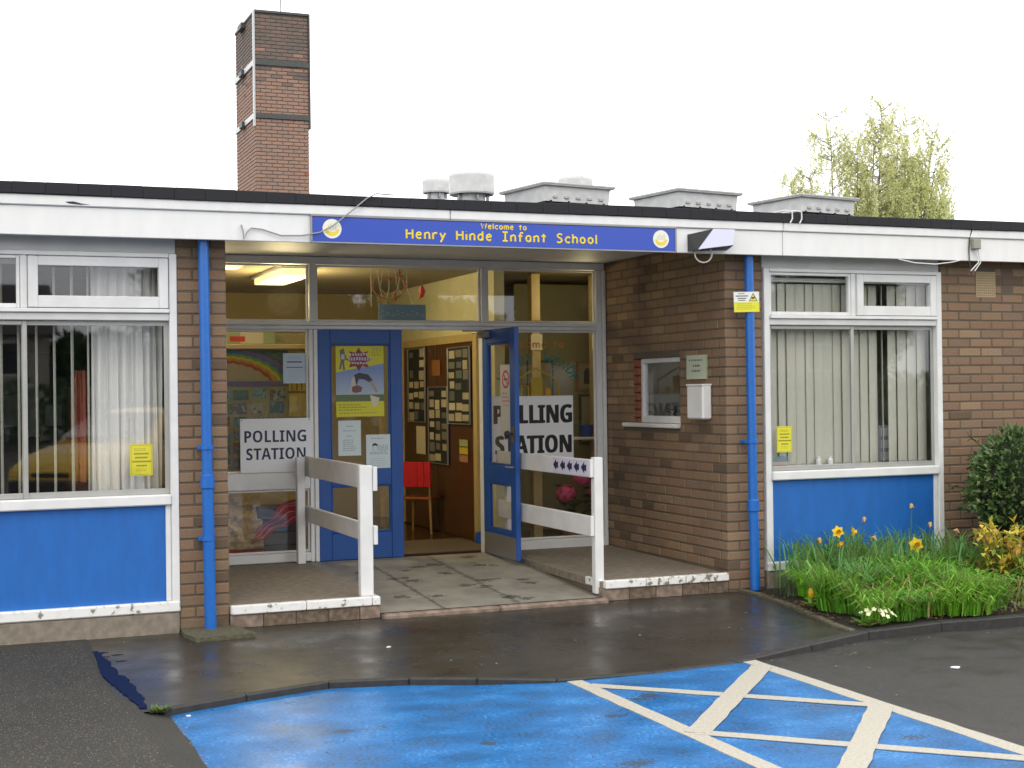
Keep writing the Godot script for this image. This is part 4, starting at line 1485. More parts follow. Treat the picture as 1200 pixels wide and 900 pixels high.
	tube(bird, [Vector3(0, 0.03, 0), Vector3(0.005, -0.02, 0), Vector3(0.0, -0.06, 0), Vector3(-0.03, -0.09, 0)], [0.008, 0.03, 0.022, 0.004], 10)
	obj("bird", bird, mat(Color(0.6, 0.03, 0.02), 0.5), pendant)
	# signs stuck behind the upper panes
	var sg := thing("window_sign", "pale blue strip with faint writing at the foot of the upper middle pane", "sign")
	obj("sheet", sheet(3.48, 3.91, 2.188, 2.34, -2.215), image_mat(blue_strip(), 0.7), sg)


func hydrangea():
	var pl := thing("potted_hydrangea", "pink hydrangea in a pot behind the right pane by the handrail", "plant", Vector3(5.42, 0.16, -2.5))
	var st := mb()
	lathe(st, [[0.0, 0.0], [0.09, 0.0], [0.12, 0.2], [0.13, 0.2], [0.13, 0.23], [0.11, 0.23], [0.1, 0.19], [0.0, 0.19]], 20)
	obj("pot", st, mat(Color(0.22, 0.1, 0.05), 0.8), pl)
	st = mb()
	for k in 46:
		var a := rng.randf_range(0, TAU)
		var p := Vector3(cos(a) * rng.randf_range(0.02, 0.16), rng.randf_range(0.2, 0.5), sin(a) * rng.randf_range(0.02, 0.1))
		var dr := Vector3(cos(a), rng.randf_range(-0.3, 0.5), sin(a)).normalized()
		leaf(st, p, dr, dr.cross(Vector3.UP).normalized(), rng.randf_range(0.1, 0.17), 0.09)
	obj("leaves", st, mat(Color(0.035, 0.09, 0.02), 0.5), pl)
	for e in [[-0.1, 0.47, 0.08, 0.085], [0.1, 0.6, 0.02, 0.08], [0.2, 0.47, 0.06, 0.07]]:
		var f := mb()
		for k in 150:
			var n := rand_dir()
			var c = Vector3(e[0], e[1], e[2]) + n * e[3] * Vector3(1.15, 0.9, 0.9)
			var s := n.cross(Vector3(0.3, 1, 0.2)).normalized()
			var t := n.cross(s)
			for q in 2:
				leaf(f, c, (s if q else t), (t if q else s), 0.024, 0.022, 0.1)
				leaf(f, c, -(s if q else t), (t if q else s), 0.024, 0.022, 0.1)
		obj("flower_head", f, mat(Color(0.5, 0.06, 0.13) if e[0] < 0.15 else Color(0.42, 0.08, 0.1), 0.6), pl)


func rumple(x0: float, x1: float, y0: float, y1: float, z: float, amp: float, sd: int) -> SurfaceTool:
	var n := FastNoiseLite.new()
	n.seed = sd
	n.frequency = 3.5
	n.fractal_octaves = 2
	n.noise_type = FastNoiseLite.TYPE_SIMPLEX_SMOOTH
	n.fractal_type = FastNoiseLite.FRACTAL_RIDGED
	var st := mb()
	var f := func(u: float, v: float) -> Vector3:
		var x := lerpf(x0, x1, u)
		var y := lerpf(y0, y1, v)
		return Vector3(x, y, z + amp * (n.get_noise_3d(x * 1.4 + y * 0.8, y * 1.6 - x * 0.5, sd) * 1.6) - 0.16 * v * v)
	for i in 26:
		for j in 20:
			var a: Vector3 = f.call(i / 26.0, j / 20.0)
			var b: Vector3 = f.call((i + 1) / 26.0, j / 20.0)
			var c: Vector3 = f.call((i + 1) / 26.0, (j + 1) / 20.0)
			var d: Vector3 = f.call(i / 26.0, (j + 1) / 20.0)
			tri(st, a, b, c, (b - a).cross(c - a).normalized())
			tri(st, a, c, d, (c - a).cross(d - a).normalized())
	return st


# one stripe of a blanket flung over from the right towards the left
func swag(off: float, w: float) -> SurfaceTool:
	var st := mb()
	var f := func(t: float, o: float) -> Vector3:
		var x := 2.86 - 0.42 * t
		var y := 0.665 - 0.21 * t * t + 0.03 * sin(t * 5.0) - o * (0.75 + 0.25 * sin(t * 4.0)) + 0.008 * sin(t * 15.0 + o * 30.0)
		return Vector3(x - o * 0.25, y, -2.36 + 0.03 * sin(t * 11.0 + o * 24.0) - o * 0.1)
	for i in 22:
		var a: Vector3 = f.call(i / 22.0, off)
		var b: Vector3 = f.call((i + 1) / 22.0, off)
		var c: Vector3 = f.call((i + 1) / 22.0, off + w)
		var d: Vector3 = f.call(i / 22.0, off + w)
		var n := (b - a).cross(c - a).normalized()
		n = n if n.z > 0 else -n
		tri3(st, a, b, c, n, n, n)
		tri3(st, a, c, d, n, n, n)
	return st


func rainbow_picture() -> Image:
	var im := page(192, 96, srgb(Color(0.32, 0.27, 0.16)))
	var bands := [Color(0.3, 0.06, 0.03), Color(0.42, 0.2, 0.04), Color(0.45, 0.38, 0.05), Color(0.12, 0.26, 0.08), Color(0.06, 0.13, 0.26), Color(0.2, 0.08, 0.24)]
	for y in 96:
		for x in 192:
			var r := Vector2((x - 30) / 1.35, y - 130).length()
			var k := int(floor((r - 92.0 + 1.5 * sin(x * 0.3)) / 7.5))
			if k >= 0 and k < 6:
				im.set_pixel(x, y, srgb(bands[k] * (0.9 + 0.1 * sin(x * 0.9 + y * 0.7))))
			elif k >= 6:
				im.set_pixel(x, y, srgb(Color(0.07, 0.11, 0.09) * (0.9 + 0.15 * sin(x * 0.23) * sin(y * 0.31))))
	return im


func blot_picture(cols: Array, sd: int) -> Image:
	var n := FastNoiseLite.new()
	n.seed = sd
	n.frequency = 0.05
	n.fractal_octaves = 3
	var im := Image.create(40, 32, false, Image.FORMAT_RGB8)
	for y in 32:
		for x in 40:
			var v := clampf(n.get_noise_2d(x, y) * 0.9 + 0.5, 0, 0.999)
			im.set_pixel(x, y, srgb(cols[int(v * cols.size())]))
	return im


func yellow_picture() -> Image:
	var im := page(48, 96, srgb(Color(0.42, 0.3, 0.06)))
	for k in 3:
		im.fill_rect(Rect2i(8 + k * 14, 4, 3, 24), srgb(Color(0.06, 0.05, 0.03)))
	im.fill_rect(Rect2i(0, 30, 48, 6), srgb(Color(0.2, 0.07, 0.02)))
	im.fill_rect(Rect2i(4, 44, 18, 40), srgb(Color(0.46, 0.38, 0.16)))
	return im


func blue_strip() -> Image:
	var im := page(192, 64, srgb(Color(0.2, 0.3, 0.36)))
	for k in 9:
		var c := srgb(Color(0.34, 0.4, 0.42))
		im.fill_rect(Rect2i(12 + k * 20, 22 + 6 * (k % 3), 11, 5), c)
		im.fill_rect(Rect2i(12 + k * 20, 40 - 5 * (k % 2), 14, 4), c)
	return im


# ---------------------------------------------------------------- pipes, hatch, boxes and cables
func downpipe(label: String, x: float, y1: float, brackets: Array, collar: float) -> Node3D:
	var p := thing("downpipe", label, "downpipe", Vector3(x, 0, 0.085))
	var st := mb()
	tube(st, [Vector3(-0.011, y1, 0), Vector3(0.0, collar + 0.05, 0.0)], 0.036, 20)
	obj("pipe", st, M.pipe_blue, p)
	st = mb()
	tube(st, [Vector3(0.0, collar + 0.06, 0.0), Vector3(0.011, 0.02, 0)], 0.039, 20)
	obj("pipe", st, M.pipe_blue, p)
	st = mb()
	lathe(st, [[0.037, 0.1], [0.047, 0.09], [0.047, 0.01], [0.04, 0.0]], 20, Vector3(0, collar, 0))
	obj("collar", st, M.pipe_blue, p)
	for y in brackets:
		st = mb()
		lathe(st, [[0.037, 0.028], [0.045, 0.024], [0.045, 0.0], [0.037, -0.004]], 20, Vector3(0, y, 0))
		addbox(st, -0.058, -0.03, y - 0.002, y + 0.024, -0.08, -0.005, 0.003)
		addbox(st, 0.03, 0.052, y - 0.002, y + 0.024, -0.08, -0.02, 0.003)
		obj("bracket", st, M.pipe_blue, p)
	return p


func fittings():
	downpipe("blue downpipe on the left brick pier, standing on a mossy pad", 1.612, 2.66, [1.215, 0.61], 0.95)
	downpipe("blue downpipe on the right brick pier, with the camera sign fixed to it", 5.787, 2.66, [1.15], 0.62)
	# serving hatch in the porch's side wall (the wall faces -x)
	var h := thing("serving_hatch", "small white framed serving hatch in the porch's side wall", "hatch", Vector3(5.66, 0, 0))
	var st := mb()
	addbox(st, -0.02, 0.03, 1.34, 1.842, -1.5, -1.455)
	addbox(st, -0.02, 0.03, 1.34, 1.842, -0.78, -0.745)
	addbox(st, -0.022, 0.03, 1.802, 1.843, -1.455, -0.78)
	addbox(st, -0.022, 0.03, 1.29, 1.35, -1.5, -0.745)
	obj("frame", st, M.white, h)
	obj("pane", box(0.0, 0.005, 1.35, 1.802, -1.456, -0.779, 0.0005), M.glass, h)
	obj("sill", box(-0.1, 0.03, 1.252, 1.287, -1.73, -0.74, 0.008), M.white, h)
	var pot := thing("office_plant", "leafy plant and grey pots on the ledge inside the serving hatch", "plant", Vector3(5.95, 1.27, -1.3))
	st = mb()
	for k in 60:
		var dr := Vector3(rng.randf_range(-1, 1), rng.randf_range(0.1, 1.0), rng.randf_range(-1, 1)).normalized()
		leaf(st, Vector3(rng.randf_range(-0.05, 0.05), rng.randf_range(0.05, 0.12), rng.randf_range(-0.15, 0.25)), dr, dr.cross(Vector3.UP).normalized(), 0.1, 0.035)
	obj("leaves", st, mat(Color(0.02, 0.045, 0.012), 0.6), pot)
	st = mb()
	lathe(st, [[0.0, 0.0], [0.06, 0.0], [0.07, 0.1], [0.06, 0.1], [0.0, 0.08]], 16)
	obj("pot", st, M.grey_metal, pot)
	var chair := thing("office_chair", "grey office chair back inside the serving hatch", "chair", Vector3(6.3, 0.1, -1.5), "", 0.5)
	obj("backrest", box(-0.25, 0.25, 1.0, 1.5, -0.04, 0.04, 0.03), mat(Color(0.22, 0.22, 0.23), 0.8), chair)
	obj("seat", box(-0.25, 0.25, 0.45, 0.53, 0.06, 0.55, 0.03), mat(Color(0.22, 0.22, 0.23), 0.8), chair)
	obj("stand", box(-0.04, 0.04, 0.0, 1.0, -0.035, 0.035, 0.01), M.black, chair)
	var cab := thing("office_cupboard", "dark olive cupboard with a yellow tray inside the hatch", "cupboard", Vector3(6.5, 0.1, -1.62))
	obj("carcass", box(-0.17, 0.3, 0, 2.1, -0.46, 0.0, 0.005), mat(Color(0.06, 0.065, 0.035), 0.6), cab)
	obj("tray", box(-0.15, 0.2, 1.38, 1.44, 0.001, 0.08, 0.004), mat(Color(0.35, 0.36, 0.04), 0.6), cab)
	# plaque and white box on the same wall
	var pq := thing("wall_plaque", "pale green plaque with dark lettering above the white box", "plaque", Vector3(5.607, 0, 0), "", -PI / 2)
	var im := page(96, 64, srgb(Color(0.3, 0.36, 0.25)))
	im.fill_rect(Rect2i(1, 1, 94, 62), srgb(Color(0.5, 0.54, 0.42)))
	print_lines(im, 12, 84, 12, 18, 10, srgb(Color(0.12, 0.2, 0.14)), 4)
	print_lines(im, 30, 66, 26, 34, 10, srgb(Color(0.05, 0.12, 0.09)), 5)
	print_lines(im, 26, 74, 40, 50, 10, srgb(Color(0.05, 0.12, 0.09)), 4)
	obj("plate", sheet(-0.6, -0.275, 1.652, 1.848, 0.0, 0.012), image_mat(im, 0.35), pq)
	var bx := thing("wall_box", "white metal box with a brass padlock on the porch's side wall", "box", Vector3(5.607, 0, 0), "", -PI / 2)
	obj("body", box(-0.47, -0.21, 1.335, 1.605, 0.0, 0.085, 0.012), M.white, bx)
	obj("lid_edge", box(-0.472, -0.208, 1.598, 1.614, 0.0, 0.09, 0.004), M.white, bx)
	st = mb()
	addbox(st, -0.512, -0.478, 1.44, 1.475, 0.03, 0.05, 0.006)
	tube(st, [Vector3(-0.507, 1.475, 0.04), Vector3(-0.503, 1.5, 0.04), Vector3(-0.487, 1.5, 0.04), Vector3(-0.483, 1.475, 0.04)], 0.004, 6)
	obj("padlock", st, M.brass, bx)
	# terracotta air brick
	var ab := thing("air_brick", "buff gridded air brick high on the right brick wall", "air brick", Vector3(8.022, 2.318, 0))
	st = mb()
	var w := 0.192
	var hh := 0.204
	for i in 10:
		addbox(st, i * w / 9 - 0.005, i * w / 9 + 0.005, 0, hh, -0.03, 0.004, 0.002)
	for j in 11:
		addbox(st, -0.005, w + 0.005, j * hh / 10 - 0.005, j * hh / 10 + 0.005, -0.03, 0.003, 0.002)
	obj("grille", st, mat(Color(0.42, 0.33, 0.2), 0.85), ab)
	obj("void", box(0.0, w, 0.0, hh, -0.09, -0.031, 0.001), M.black, ab)
	# wedge shaped floodlight on the fascia
	var fl := thing("floodlight", "dark wedge shaped floodlight with a pale lens, beside the school sign", "floodlight", Vector3(5.19, 0, 0.181))
	# back plate at the fascia, flared out to a lens that leans back and so faces a little upwards
	var bk := [Vector3(0.0, 2.61, 0.0), Vector3(0.34, 2.625, 0.0), Vector3(0.37, 2.765, 0.0), Vector3(0.0, 2.735, 0.0)]
	var ln := [Vector3(0.004, 2.605, 0.14), Vector3(0.31, 2.645, 0.14), Vector3(0.368, 2.774, 0.07), Vector3(0.177, 2.774, 0.07)]
	st = mb()
	for q in 4:
		var a: Vector3 = bk[q]
		var b: Vector3 = bk[(q + 1) % 4]
		var c2: Vector3 = ln[(q + 1) % 4]
		var d: Vector3 = ln[q]
		var mid := (a + b + c2 + d) / 4.0 - Vector3(0.2, 2.69, 0.06)
		var nn := (b - a).cross(d - a).normalized()
		quad(st, a, b, c2, d, nn if nn.dot(mid) > 0 else -nn)
	obj("housing", st, mat(Color(0.03, 0.03, 0.032), 0.5), fl)
	st = mb()
	var ctr = (ln[0] + ln[1] + ln[2] + ln[3]) / 4.0
	for off in [0.001, 0.008]:
		var pts4 := []
		for q in 4:
			pts4.append(ctr + (ln[q] - ctr) * 0.97 + Vector3(0, 0.4, 0.9) * off)
		quad(st, pts4[0], pts4[1], pts4[2], pts4[3], Vector3(0, 0.45, 0.89))
	obj("lens", st, mat(Color(0.46, 0.46, 0.6), 0.3), fl)
	st = mb()
	var loop := []
	for k in 12:
		var a := 0.9 - k * 0.42
		loop.append(Vector3(0.12 + 0.065 * cos(a), 2.585 + 0.06 * sin(a), 0.05 - 0.004 * k))
	tube(st, loop, 0.006, 6)
	obj("cable", st, M.white_cable, fl)
	# cables along the fascia
	var c := thing("cable", "grey cable drooping across the fascia and over the left end of the school sign", "cable")
	st = mb()
	tube(st, [Vector3(1.835, 2.70, 0.19), Vector3(1.845, 2.66, 0.2), Vector3(1.851, 2.6, 0.2), Vector3(1.87, 2.65, 0.2), Vector3(1.9, 2.68, 0.195), Vector3(1.97, 2.675, 0.195), Vector3(2.1, 2.636, 0.2), Vector3(2.24, 2.64, 0.2), Vector3(2.36, 2.662, 0.215), Vector3(2.45, 2.71, 0.222), Vector3(2.52, 2.765, 0.222), Vector3(2.6, 2.83, 0.225), Vector3(2.69, 2.905, 0.228), Vector3(2.76, 2.94, 0.22), Vector3(2.9, 2.945, 0.15)], 0.005, 6)
	obj("cable", st, M.cable, c)
	var sp := thing("paint_split", "dark split in the white trim above the left window", "crack", Vector3(0.72, 2.806, 0.197))
	st = mb()
	prism(st, PackedVector2Array([Vector2(0, 0.004), Vector2(0.05, 0.008), Vector2(0.1, -0.004), Vector2(0.15, -0.008), Vector2(0.09, -0.012), Vector2(0.02, -0.006)]), 0.0, 0.0015)
	obj("gap", st, M.black, sp)
	c = thing("cable", "thin white cable looped under the fascia over the office window", "cable")
	st = mb()
	tube(st, [Vector3(7.1, 2.592, 0.19), Vector3(7.25, 2.567, 0.192), Vector3(7.45, 2.56, 0.192), Vector3(7.62, 2.58, 0.19), Vector3(7.7, 2.598, 0.19)], 0.005, 6)
	obj("cable", st, M.white_cable, c)
	var jb := thing("junction_box", "small grey junction box with dangling wires on the fascia above the air brick", "junction box", Vector3(7.85, 2.733, 0.181))
	obj("box", box(-0.037, 0.037, -0.042, 0.042, 0.0, 0.05, 0.006), mat(Color(0.3, 0.29, 0.24), 0.5), jb)
	st = mb()
	tube(st, [Vector3(-0.03, 0.12, 0.02), Vector3(-0.05, 0.06, 0.012), Vector3(-0.058, -0.04, 0.01), Vector3(-0.055, -0.14, 0.01), Vector3(-0.04, -0.25, 0.02)], 0.005, 6)
	obj("dark_wire", st, M.dark_cable, jb)
	for e in [[0.0, -0.2, 0.05], [0.02, -0.15, 0.03]]:
		st = mb()
		tube(st, [Vector3(e[0], -0.04, 0.025), Vector3(e[0] + 0.02, -0.1, 0.02), Vector3(e[0] + 0.03, -0.15, 0.02), Vector3(e[0] - e[2], -0.22, 0.02)], 0.005, 6)
		obj("white_wire", st, M.white_cable, jb)
	for e in [[6.08, "left"], [6.165, "right"]]:
		c = thing("cable_hook", "white cable hooked over the felt edge above the office window, %s of two" % e[1], "cable")
		st = mb()
		tube(st, [Vector3(e[0] - 0.09, 2.936, 0.1), Vector3(e[0] - 0.04, 2.944, 0.21), Vector3(e[0], 2.932, 0.23), Vector3(e[0] + 0.005, 2.88, 0.226), Vector3(e[0] - 0.015, 2.845, 0.225)], 0.006, 6)
		obj("cable", st, M.white_cable, c)
	# light switch-like latch at the foot of the right doorway
	var stp := thing("door_stop", "small blue door stop on the floor beside the open doorway", "door stop", Vector3(4.58, 0.161, -2.75))
	obj("wedge", box(-0.03, 0.03, 0.0, 0.12, -0.03, 0.03, 0.01), M.door_blue, stp)


# ---------------------------------------------------------------- signs and papers
func signs():
	# school name board
	var s := thing("school_sign", "long blue school name board with yellow lettering and two round emblems", "sign", Vector3(2.302, 2.592, 0.183))
	var w := 2.786
	var h := 0.192
	obj("panel", box(0.012, w - 0.012, 0.012, h - 0.012, 0.0, 0.016, 0.002), mat(Color(0.02, 0.066, 0.43), 0.25), s)
	var fr := mb()
	for e in [[0.0, w, 0.0, 0.012], [0.0, w, h - 0.012, h], [0.0, 0.012, 0.012, h - 0.012], [w - 0.012, w, 0.012, h - 0.012]]:
		addbox(fr, e[0], e[1], e[2], e[3], 0.0, 0.022, 0.003)
	obj("frame", fr, M.grey_metal, s)
	var yellow := mat(Color(0.8, 0.6, 0.03), 0.5)
	var big := "Henry Hinde Infant School"
	var size := 0.085
	var tw := handwriting_width(big, 0.26, 0.72)
	var ox := 0.676
	var fit: float = (2.126 - 0.676) / (tw * size)
	var st := mb()
	handwriting(st, big, size, 0.008, func(x, y): return Vector3(ox + x * fit, 0.05 + y * 0.98, 0.0165), 0.26, 0.72)
	obj("lettering", st, yellow, s)
	st = mb()
	var small := "Welcome to"
	tw = handwriting_width(small, 0.22, 0.6)
	var fit2: float = 0.345 / (tw * 0.05)
	handwriting(st, small, 0.05, 0.0053, func(x, y): return Vector3(1.228 + x * fit2, 0.133 + y, 0.0165), 0.22, 0.6)
	obj("lettering", st, yellow, s)
	for x in [0.148, 2.655]:
		var e := mb()
		disc(e, Vector3(x, 0.1, 0), 0.066, 0.0172, 32)
		disc(e, Vector3(x, 0.1, 0), 0.066, 0.0162, 32)
		var em := obj("emblem", e, mat(Color(0.78, 0.77, 0.66), 0.4), s)
		var bowl := PackedVector2Array()
		for k in 13:
			var a := PI + PI * k / 12.0
			bowl.append(Vector2(x + 0.05 * cos(a), 0.098 + 0.045 * sin(a)))
		for k in 7:
			var a := TAU - PI * 0.5 * (k / 6.0) - 0.15
			bowl.append(Vector2(x + 0.034 * cos(TAU - PI * k / 6.0), 0.098 + 0.022 * sin(TAU - PI * k / 6.0)))
		var bw := mb()
		prism(bw, bowl, 0.0174, 0.0186)
		obj("yellow_bowl", bw, yellow, em)
		var bars := mb()
		for k in 4:
			addbox(bars, x - 0.03 + k * 0.017, x - 0.022 + k * 0.017, 0.095, 0.125 + 0.012 * (k % 2), 0.0174, 0.0184, 0.0005)
		obj("bars", bars, mat(Color(0.6, 0.58, 0.42), 0.5), em)
	# camera warning sign on the right pipe
	s = thing("camera_sign", "white and yellow camera warning sign on the right downpipe", "sign", Vector3(5.617, 2.158, 0.126))
	var im := page(224, 152, srgb(Color(0.72, 0.74, 0.72)))
	im.fill_rect(Rect2i(0, 78, 224, 74), srgb(Color(0.68, 0.66, 0.03)))
	var ink := srgb(Color(0.06, 0.06, 0.06))
	for e in [[40, 100, 10, 6], [18, 128, 26, 10], [34, 112, 44, 10], [40, 104, 60, 8]]:
		var x: int = e[0]
		while x < e[1] - 6:
			var lw := rng.randi_range(5, 8)
			im.fill_rect(Rect2i(x, e[2], lw, e[3]), ink)
			x += lw + 2
	print_lines(im, 22, 204, 88, 140, 13, srgb(Color(0.3, 0.28, 0.02)), 4)
	fill_poly(im, PackedVector2Array([Vector2(172, 8), Vector2(212, 72), Vector2(132, 72)]), ink)
	fill_poly(im, PackedVector2Array([Vector2(172, 18), Vector2(203, 67), Vector2(141, 67)]), srgb(Color(0.7, 0.6, 0.02)))
	fill_poly(im, PackedVector2Array([Vector2(152, 44), Vector2(184, 36), Vector2(190, 48), Vector2(160, 58)]), ink)
	var p := obj("plate", sheet(0.0, 0.224, 0.0, 0.155, 0.0, 0.003), image_mat(im, 0.4), s)
	p.rotation.z = deg_to_rad(1.6)
	# yellow notices inside the two windows
	for e in [[1.131, 1.277, 1.047, 1.255, "yellow notice in the lower right corner of the left window"], [6.078, 6.217, 1.068, 1.272, "yellow notice in the lower left corner of the right window"]]:
		s = thing("window_notice", e[4], "notice")
		var yi := page(96, 136, srgb(Color(0.66, 0.62, 0.03)))
		var dk := srgb(Color(0.16, 0.15, 0.02))
		for r in [[4, 4, 88, 2], [4, 130, 88, 2], [4, 4, 2, 128], [90, 4, 2, 128]]:
			yi.fill_rect(Rect2i(r[0], r[1], r[2], r[3]), srgb(Color(0.3, 0.28, 0.03)))
		print_lines(yi, 18, 84, 18, 30, 7, srgb(Color(0.35, 0.32, 0.03)), 4)
		for r in [[18, 78, 38], [22, 74, 55], [10, 88, 72], [28, 68, 90]]:
			var x: int = r[0]
			while x < r[1]:
				yi.fill_rect(Rect2i(x, r[2], 7, 7), dk)
				x += 9
		print_lines(yi, 26, 74, 106, 122, 8, srgb(Color(0.35, 0.32, 0.03)), 3)
		obj("paper", sheet(e[0], e[1], e[2], e[3], -0.062 if e[0] < 3 else -0.026, 0.001), image_mat(yi, 0.7), s)
	# left POLLING STATION poster on the glass
	s = thing("polling_poster", "white polling station poster with navy lettering on the left pane", "poster", Vector3(0, 0, -2.144))
	obj("paper", sheet(2.262, 2.862, 0.925, 1.372, 0.0, 0.002), mat(Color(0.74, 0.75, 0.77), 0.55), s)
	var navy := mat(Color(0.012, 0.014, 0.06), 0.5)
	obj("lettering", letters("POLLING", 0.52, 0.098, 0.001), navy, s, Vector3(2.296, 1.176, 0.002))
	obj("lettering", letters("STATION", 0.5, 0.098, 0.001), navy, s, Vector3(2.31, 1.03, 0.002))
	for e in [[2.275, 1.36], [2.846, 1.36]]:
		var st3 := mb()
		disc(st3, Vector3(e[0], e[1], 0), 0.007, 0.0025, 10)
		obj("pin", st3, M.grey_metal, s)
	# right one, bolder
	s = thing("polling_poster", "white polling station poster with heavy black lettering on the right pane", "poster", Vector3(0, 0, -2.188))
	obj("paper", sheet(4.49, 5.295, 0.965, 1.53, 0.0, 0.002), mat(Color(0.82, 0.82, 0.82), 0.55), s)
	for e in [["POLLING", 4.52, 0.765, 1.285, 0.165], ["STATION", 4.533, 0.745, 1.012, 0.165]]:
		var l := letters(e[0], e[2] - 0.012, e[3] * 0 + e[4], 0.001)
		obj("lettering", l, M.black, s, Vector3(e[1], e[3], 0.002))
		obj("lettering", l, M.black, s, Vector3(e[1] + 0.012, e[3] + 0.002, 0.0022))
	# blue-white notice on the left pane
	s = thing("window_notice", "pale blue notice with purple lines on the upper left pane", "notice", Vector3(0, 0, -2.19))
	im = page(96, 128, srgb(Color(0.46, 0.55, 0.62)))
	print_lines(im, 18, 80, 14, 26, 8, srgb(Color(0.3, 0.36, 0.45)), 3)
	for r in [[16, 34, 62, 6], [14, 58, 68, 4]]:
		im.fill_rect(Rect2i(r[0], r[1], r[2], r[3]), srgb(Color(0.1, 0.1, 0.32)))
	print_lines(im, 16, 84, 72, 118, 9, srgb(Color(0.36, 0.43, 0.5)), 3)
	obj("paper", sheet(2.638, 2.834, 1.664, 1.917, 0.0, 0.001), image_mat(im, 0.7), s)
	# papers on the closed door's upper pane (pane front at z -2.168)
	s = thing("action_poster", "yellow and blue poster of a figure upside down under a star, on the closed door", "poster", Vector3(0, 0, -2.167))
	obj("paper", sheet(3.085, 3.508, 1.375, 1.988, 0.0, 0.001), image_mat(action_poster(), 0.5), s)
	for e in [[3.1, 3.298, 1.043, 1.342, "plain white notice below the yellow poster, the left of two"], [3.338, 3.552, 0.93, 1.218, "white notice with a small drawn head, right of the plain one on the closed door"]]:
		s = thing("door_notice", e[4], "notice", Vector3(0, 0, -2.1485 if e[0] > 3.3 else -2.167))
		im = page(96, 136, srgb(Color(0.6, 0.68, 0.7)))
		var gr := srgb(Color(0.3, 0.34, 0.36))
		if e[0] < 3.3:
			print_lines(im, 32, 66, 20, 26, 8, gr, 4)
			print_lines(im, 20, 78, 38, 46, 8, gr, 3)
			print_lines(im, 36, 62, 58, 64, 8, gr, 4)
			print_lines(im, 18, 82, 74, 118, 8, gr, 3)
		else:
			print_lines(im, 20, 76, 14, 20, 8, gr, 3)
			fill_poly(im, PackedVector2Array([Vector2(24, 48), Vector2(26, 38), Vector2(36, 34), Vector2(46, 40), Vector2(44, 48), Vector2(40, 44), Vector2(30, 44)]), srgb(Color(0.03, 0.03, 0.04)))
			for k in 5:
				im.fill_rect(Rect2i(50 + k * 8, 40 + 5 * (k % 2), 3, 26), gr)
			im.fill_rect(Rect2i(27, 46, 2, 20), gr)
			im.fill_rect(Rect2i(43, 46, 2, 18), gr)
			print_lines(im, 12, 88, 70, 82, 6, gr, 3)
			print_lines(im, 14, 84, 96, 124, 9, srgb(Color(0.42, 0.47, 0.5)), 2)
		var pp := obj("paper", sheet(e[0], e[1], e[2], e[3], 0.0, 0.001), image_mat(im, 0.7), s)
		pp.rotation.z = 0.0
	# no smoking notice on the open door's pane, its inner face looks left (-x)
	s = thing("no_smoking_notice", "narrow white no smoking notice with a red ring on the open door's pane", "notice", Vector3(4.42, 0, 0), "", -PI / 2)
	im = page(64, 168, srgb(Color(0.42, 0.42, 0.43)))
	var red := srgb(Color(0.42, 0.03, 0.05))
	for y in 64:
		for x in 64:
			var r := Vector2(x - 32, y - 34).length()
			if (r < 22 and r > 16) or (r <= 16 and absf((x - 32) - (y - 34)) < 4):
				im.set_pixel(x, y, red)
			elif r <= 16 and absf(y - 34) < 3 and absf(x - 32) < 12:
				im.set_pixel(x, y, srgb(Color(0.05, 0.05, 0.05)))
	print_lines(im, 10, 54, 66, 92, 9, srgb(Color(0.36, 0.14, 0.16)), 4)
	print_lines(im, 12, 54, 96, 104, 8, srgb(Color(0.2, 0.2, 0.2)), 2)
	obj("paper", sheet(-1.745, -1.5, 1.2, 1.8, 0.001, 0.001), image_mat(im, 0.6), s)
	# painted welcome on the right pane
	s = thing("window_painting", "painted welcome in orange and teal over a yellow house on the right pane", "painting", Vector3(0, 0, -2.1905))
	st = mb()
	tw = handwriting_width("Welcome to", 0.2, 0.6)
	handwriting(st, "Welcome", 0.085, 0.0065, func(x, y): return Vector3(4.60 + x * (0.62 / (tw * 0.085)), 1.962 + y, 0), 0.2, 0.6)
	obj("lettering", st, mat(Color(0.5, 0.2, 0.01), 0.6), s)
	st = mb()
	handwriting(st, "to", 0.085, 0.0065, func(x, y): return Vector3(5.11 + x * (0.62 / (tw * 0.085)), 1.962 + y, 0), 0.2, 0.6)
	obj("lettering", st, mat(Color(0.5, 0.2, 0.01), 0.6), s)
	st = mb()
	var arc := "HENRY HINDE"
	tw = handwriting_width(arc, 0.28, 0.7)
	handwriting(st, arc, 0.1, 0.008, func(x, y):
		var a: float = PI * 0.5 + 1.22 - 2.44 * x / (tw * 0.1)
		var r: float = 0.3 + y
		return Vector3(4.965 + r * 1.16 * cos(a), 1.575 + r * 0.9 * sin(a), 0), 0.28, 0.7)
	obj("lettering", st, mat(Color(0.02, 0.2, 0.19), 0.6), s)
	st = mb()
	for l in [[[4.72, 1.5], [4.72, 1.66]], [[4.72, 1.66], [4.94, 1.78], [5.16, 1.66]], [[5.16, 1.66], [5.16, 1.5]], [[4.8, 1.52], [4.8, 1.62], [4.86, 1.62], [4.86, 1.52]]]:
		var pts := []
		for q in l:
			pts.append(Vector3(q[0], q[1], 0.0))
		tube(st, pts, 0.008, 6, true, Vector3(1, 1, 0.3))
	addbox(st, 4.89, 5.0, 1.535, 1.7, -0.0005, 0.001, 0.0003)
	obj("yellow_house", st, mat(Color(0.42, 0.28, 0.02), 0.6), s)
	st = mb()
	prism(st, PackedVector2Array([Vector2(5.03, 1.535), Vector2(5.03, 1.58), Vector2(5.055, 1.61), Vector2(5.08, 1.58), Vector2(5.08, 1.535)]), 0.0, 0.0012)
	obj("orange_figure", st, mat(Color(0.55, 0.26, 0.01), 0.6), s)


